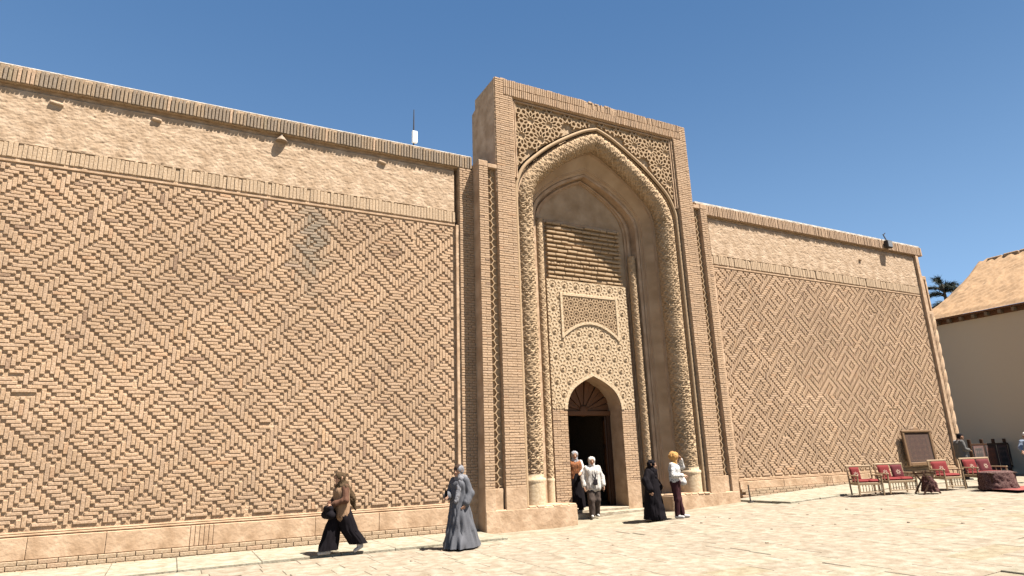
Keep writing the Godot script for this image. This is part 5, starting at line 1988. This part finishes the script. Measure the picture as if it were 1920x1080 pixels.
func make_side_building() -> void:
	var t := thing("side_building", "plain shaded building with a pale ridged roof at right edge", "building", Vector3(31.2, 0.8, 0))
	block(t, "wall", Vector3(0, -1.2, -1.6), Vector3(9.0, 6.35, 16.0), M.shade_wall)
	# eave boards and rafter ends
	block(t, "eave_board", Vector3(-0.32, 6.42, -1.9), Vector3(0.4, 6.50, 16.2), M.wood)
	var rf := brick_mesh(0.12, 0.16, 0.3, 0.01)
	for k in 34:
		part(t, "rafter_end", rf, M.rafter, Transform3D(Basis(Vector3.UP, -PI / 2), Vector3(-0.30, 6.33, -1.6 + k * 0.52)))
	block(t, "eave_beam", Vector3(-0.06, 6.24, -1.7), Vector3(0.2, 6.42, 16.1), M.wood)
	# roof: ridged earth slope
	var pts := PackedVector3Array()
	var nu := 90
	var nv := 300
	var n1 := noise(0.9, 91, 3)
	var n2 := noise(3.0, 92, 2)
	for j in nv:
		var z := lerpf(-2.0, 16.3, j / (nv - 1.0))
		for i in nu:
			var s := i / (nu - 1.0)
			var rid := sin((z * 1.0 - s * 4.0 + 0.35 * n1.get_noise_2d(z * 0.6, s * 3.0)) * 14.0)
			var h := 0.05 * rid * smoothstep(0.0, 0.15, s) + 0.05 * n1.get_noise_2d(z * 0.8, s * 3.0) + 0.008 * n2.get_noise_2d(z * 2.0, s * 9.0)
			var hip := clampf((z + 2.0) / 1.2, 0.0, 1.0)
			pts.append(Vector3(-0.36 + s * 4.6, 6.5 + s * 3.2 * (0.55 + 0.45 * hip) + h * (1.0 if i > 0 else 0.0) + 0.08 * smoothstep(0.0, 0.05, s), z - (1.0 - hip) * s * 0.2))
	var mb := MB.new()
	mb.grid(pts, nu, nv, false, false)
	part(t, "roof", mb.mesh(), M.roof_earth)
	mb = MB.new()
	for k in 24:
		var z := -0.4 + k * 0.7
		block(t, "ridge_tile", Vector3(4.05, 9.62, z), Vector3(4.4, 9.78 + rng.randf() * 0.05, z + 0.66), M.roof_earth, 0.04)


func make_tree() -> void:
	var spots := [[Vector3(47.6, 0.8, -9.0), 13.0, "dark feathery tree showing between the wall end and roof", 5], [Vector3(42.2, 0.8, -10.0), 13.9, "dark feathery tree peeping out behind the wall top corner", 8]]
	for q in spots:
		var t := thing("feathery_tree", q[2], "tree", q[0], 0.0, "trees behind the wall")
		var r := RandomNumberGenerator.new()
		r.seed = q[3]
		var h: float = q[1] - 0.8
		var tb := MB.new()
		tb.tube(PackedVector3Array([Vector3(0, -0.8, 0), Vector3(0.15, h * 0.4, 0), Vector3(-0.1, h * 0.78, 0.1), Vector3(0.05, h * 0.97, 0)]), PackedFloat32Array([0.35, 0.26, 0.16, 0.06]), 9)
		part(t, "trunk", tb.mesh(), M.bark)
		var lm := MB.new()
		var xf := []
		var cl := []
		for k in 56:
			var y := h * r.randf_range(0.66, 0.97)
			var a := r.randf() * TAU
			var ln := r.randf_range(0.7, 1.5) * (1.15 - (y / h - 0.74) * 1.2)
			var p0 := Vector3(0, y, 0)
			var up := r.randf_range(0.4, 1.1)
			var path := PackedVector3Array()
			var rad := PackedFloat32Array()
			for i in 9:
				var s := i / 8.0
				var o := p0 + Vector3(cos(a) * ln * s, ln * (up * s - 0.55 * s * s), sin(a) * ln * s)
				path.append(o)
				rad.append(lerpf(0.05, 0.012, s))
			lm.tube(path, rad, 5)
			for i in 75:
				var s := r.randf_range(0.15, 1.05)
				var o := p0 + Vector3(cos(a) * ln * s, ln * (up * s - 0.55 * s * s), sin(a) * ln * s)
				var dir := Vector3(cos(a), up - 1.1 * s, sin(a)).normalized()
				var side := dir.cross(Vector3(r.randf_range(-1, 1), r.randf_range(-1, 1), r.randf_range(-1, 1))).normalized()
				var ld := (dir * 0.9 + side * r.randf_range(0.3, 0.9) + Vector3(0, -0.25, 0)).normalized()
				var b := Basis(ld.cross(side).normalized(), ld, side).orthonormalized()
				xf.append(Transform3D(b.scaled_local(Vector3(1, r.randf_range(0.7, 1.4), 1)), o))
				var g := r.randf_range(0.7, 1.3)
				cl.append(Color(0.045 * g, 0.055 * g, 0.04 * g))
		part(t, "limbs", lm.mesh(), M.bark)
		var leaf := MB.new()
		leaf.quad(Vector3(-0.02, 0, 0), Vector3(0.02, 0, 0), Vector3(0.012, 0.22, 0.02), Vector3(-0.012, 0.22, 0.02))
		leaf.quad(Vector3(-0.012, 0.22, 0.02), Vector3(0.012, 0.22, 0.02), Vector3(0.002, 0.42, 0.0), Vector3(-0.002, 0.42, 0.0))
		many(t, "crown", leaf.mesh(), M.leaf, xf, cl)


func make_walkways() -> void:
	var g := Node3D.new()
	g.name = "walkway"
	add_child(g)
	g.set_meta("kind", "structure")
	g.set_meta("label", "low stone walkway along the foot of the brick wall")
	for q in [[-6.0, 6.85, 0.10, 1.87], [15.6, 26.5, 0.16, 2.25]]:
		var x: float = q[0]
		while x < q[1]:
			var w := minf(rng.randf_range(0.9, 1.6), q[1] - x)
			for r in 3:
				var z0 := lerpf(q[2], q[3], r / 3.0)
				var z1 := lerpf(q[2], q[3], (r + 1) / 3.0)
				var xm := x + w / 2
				var mb := MB.new()
				mb.box(Vector3(-w / 2 + 0.003, -0.12, z0 + 0.003), Vector3(w / 2 - 0.003, 0.0, z1 - 0.003 + (rng.randf_range(-0.03, 0.02) if r == 2 else 0.0)), 0.012)
				var k := rng.randf_range(0.92, 1.05)
				part(g, "kerb_slab", mb.mesh(), toned("slab", Color(0.36 * k, 0.327 * k, 0.248 * k)), Transform3D(Basis(Vector3.BACK, 0.037 if xm > 9.0 and xm < 21.0 else 0.0) * Basis(Vector3.RIGHT, rng.randf_range(-0.003, 0.003)), Vector3(xm, gy(xm) + 0.03 + rng.randf_range(-0.006, 0.005), 0)))
			x += w


func _ready() -> void:
	rng.seed = 20
	make_light()
	make_materials()
	make_weave()
	make_ground()
	make_walkways()
	make_wall(false)
	make_wall(true)
	make_portal()
	make_side_building()
	make_tree()
	make_roof_things()
	make_stall()
	make_people()
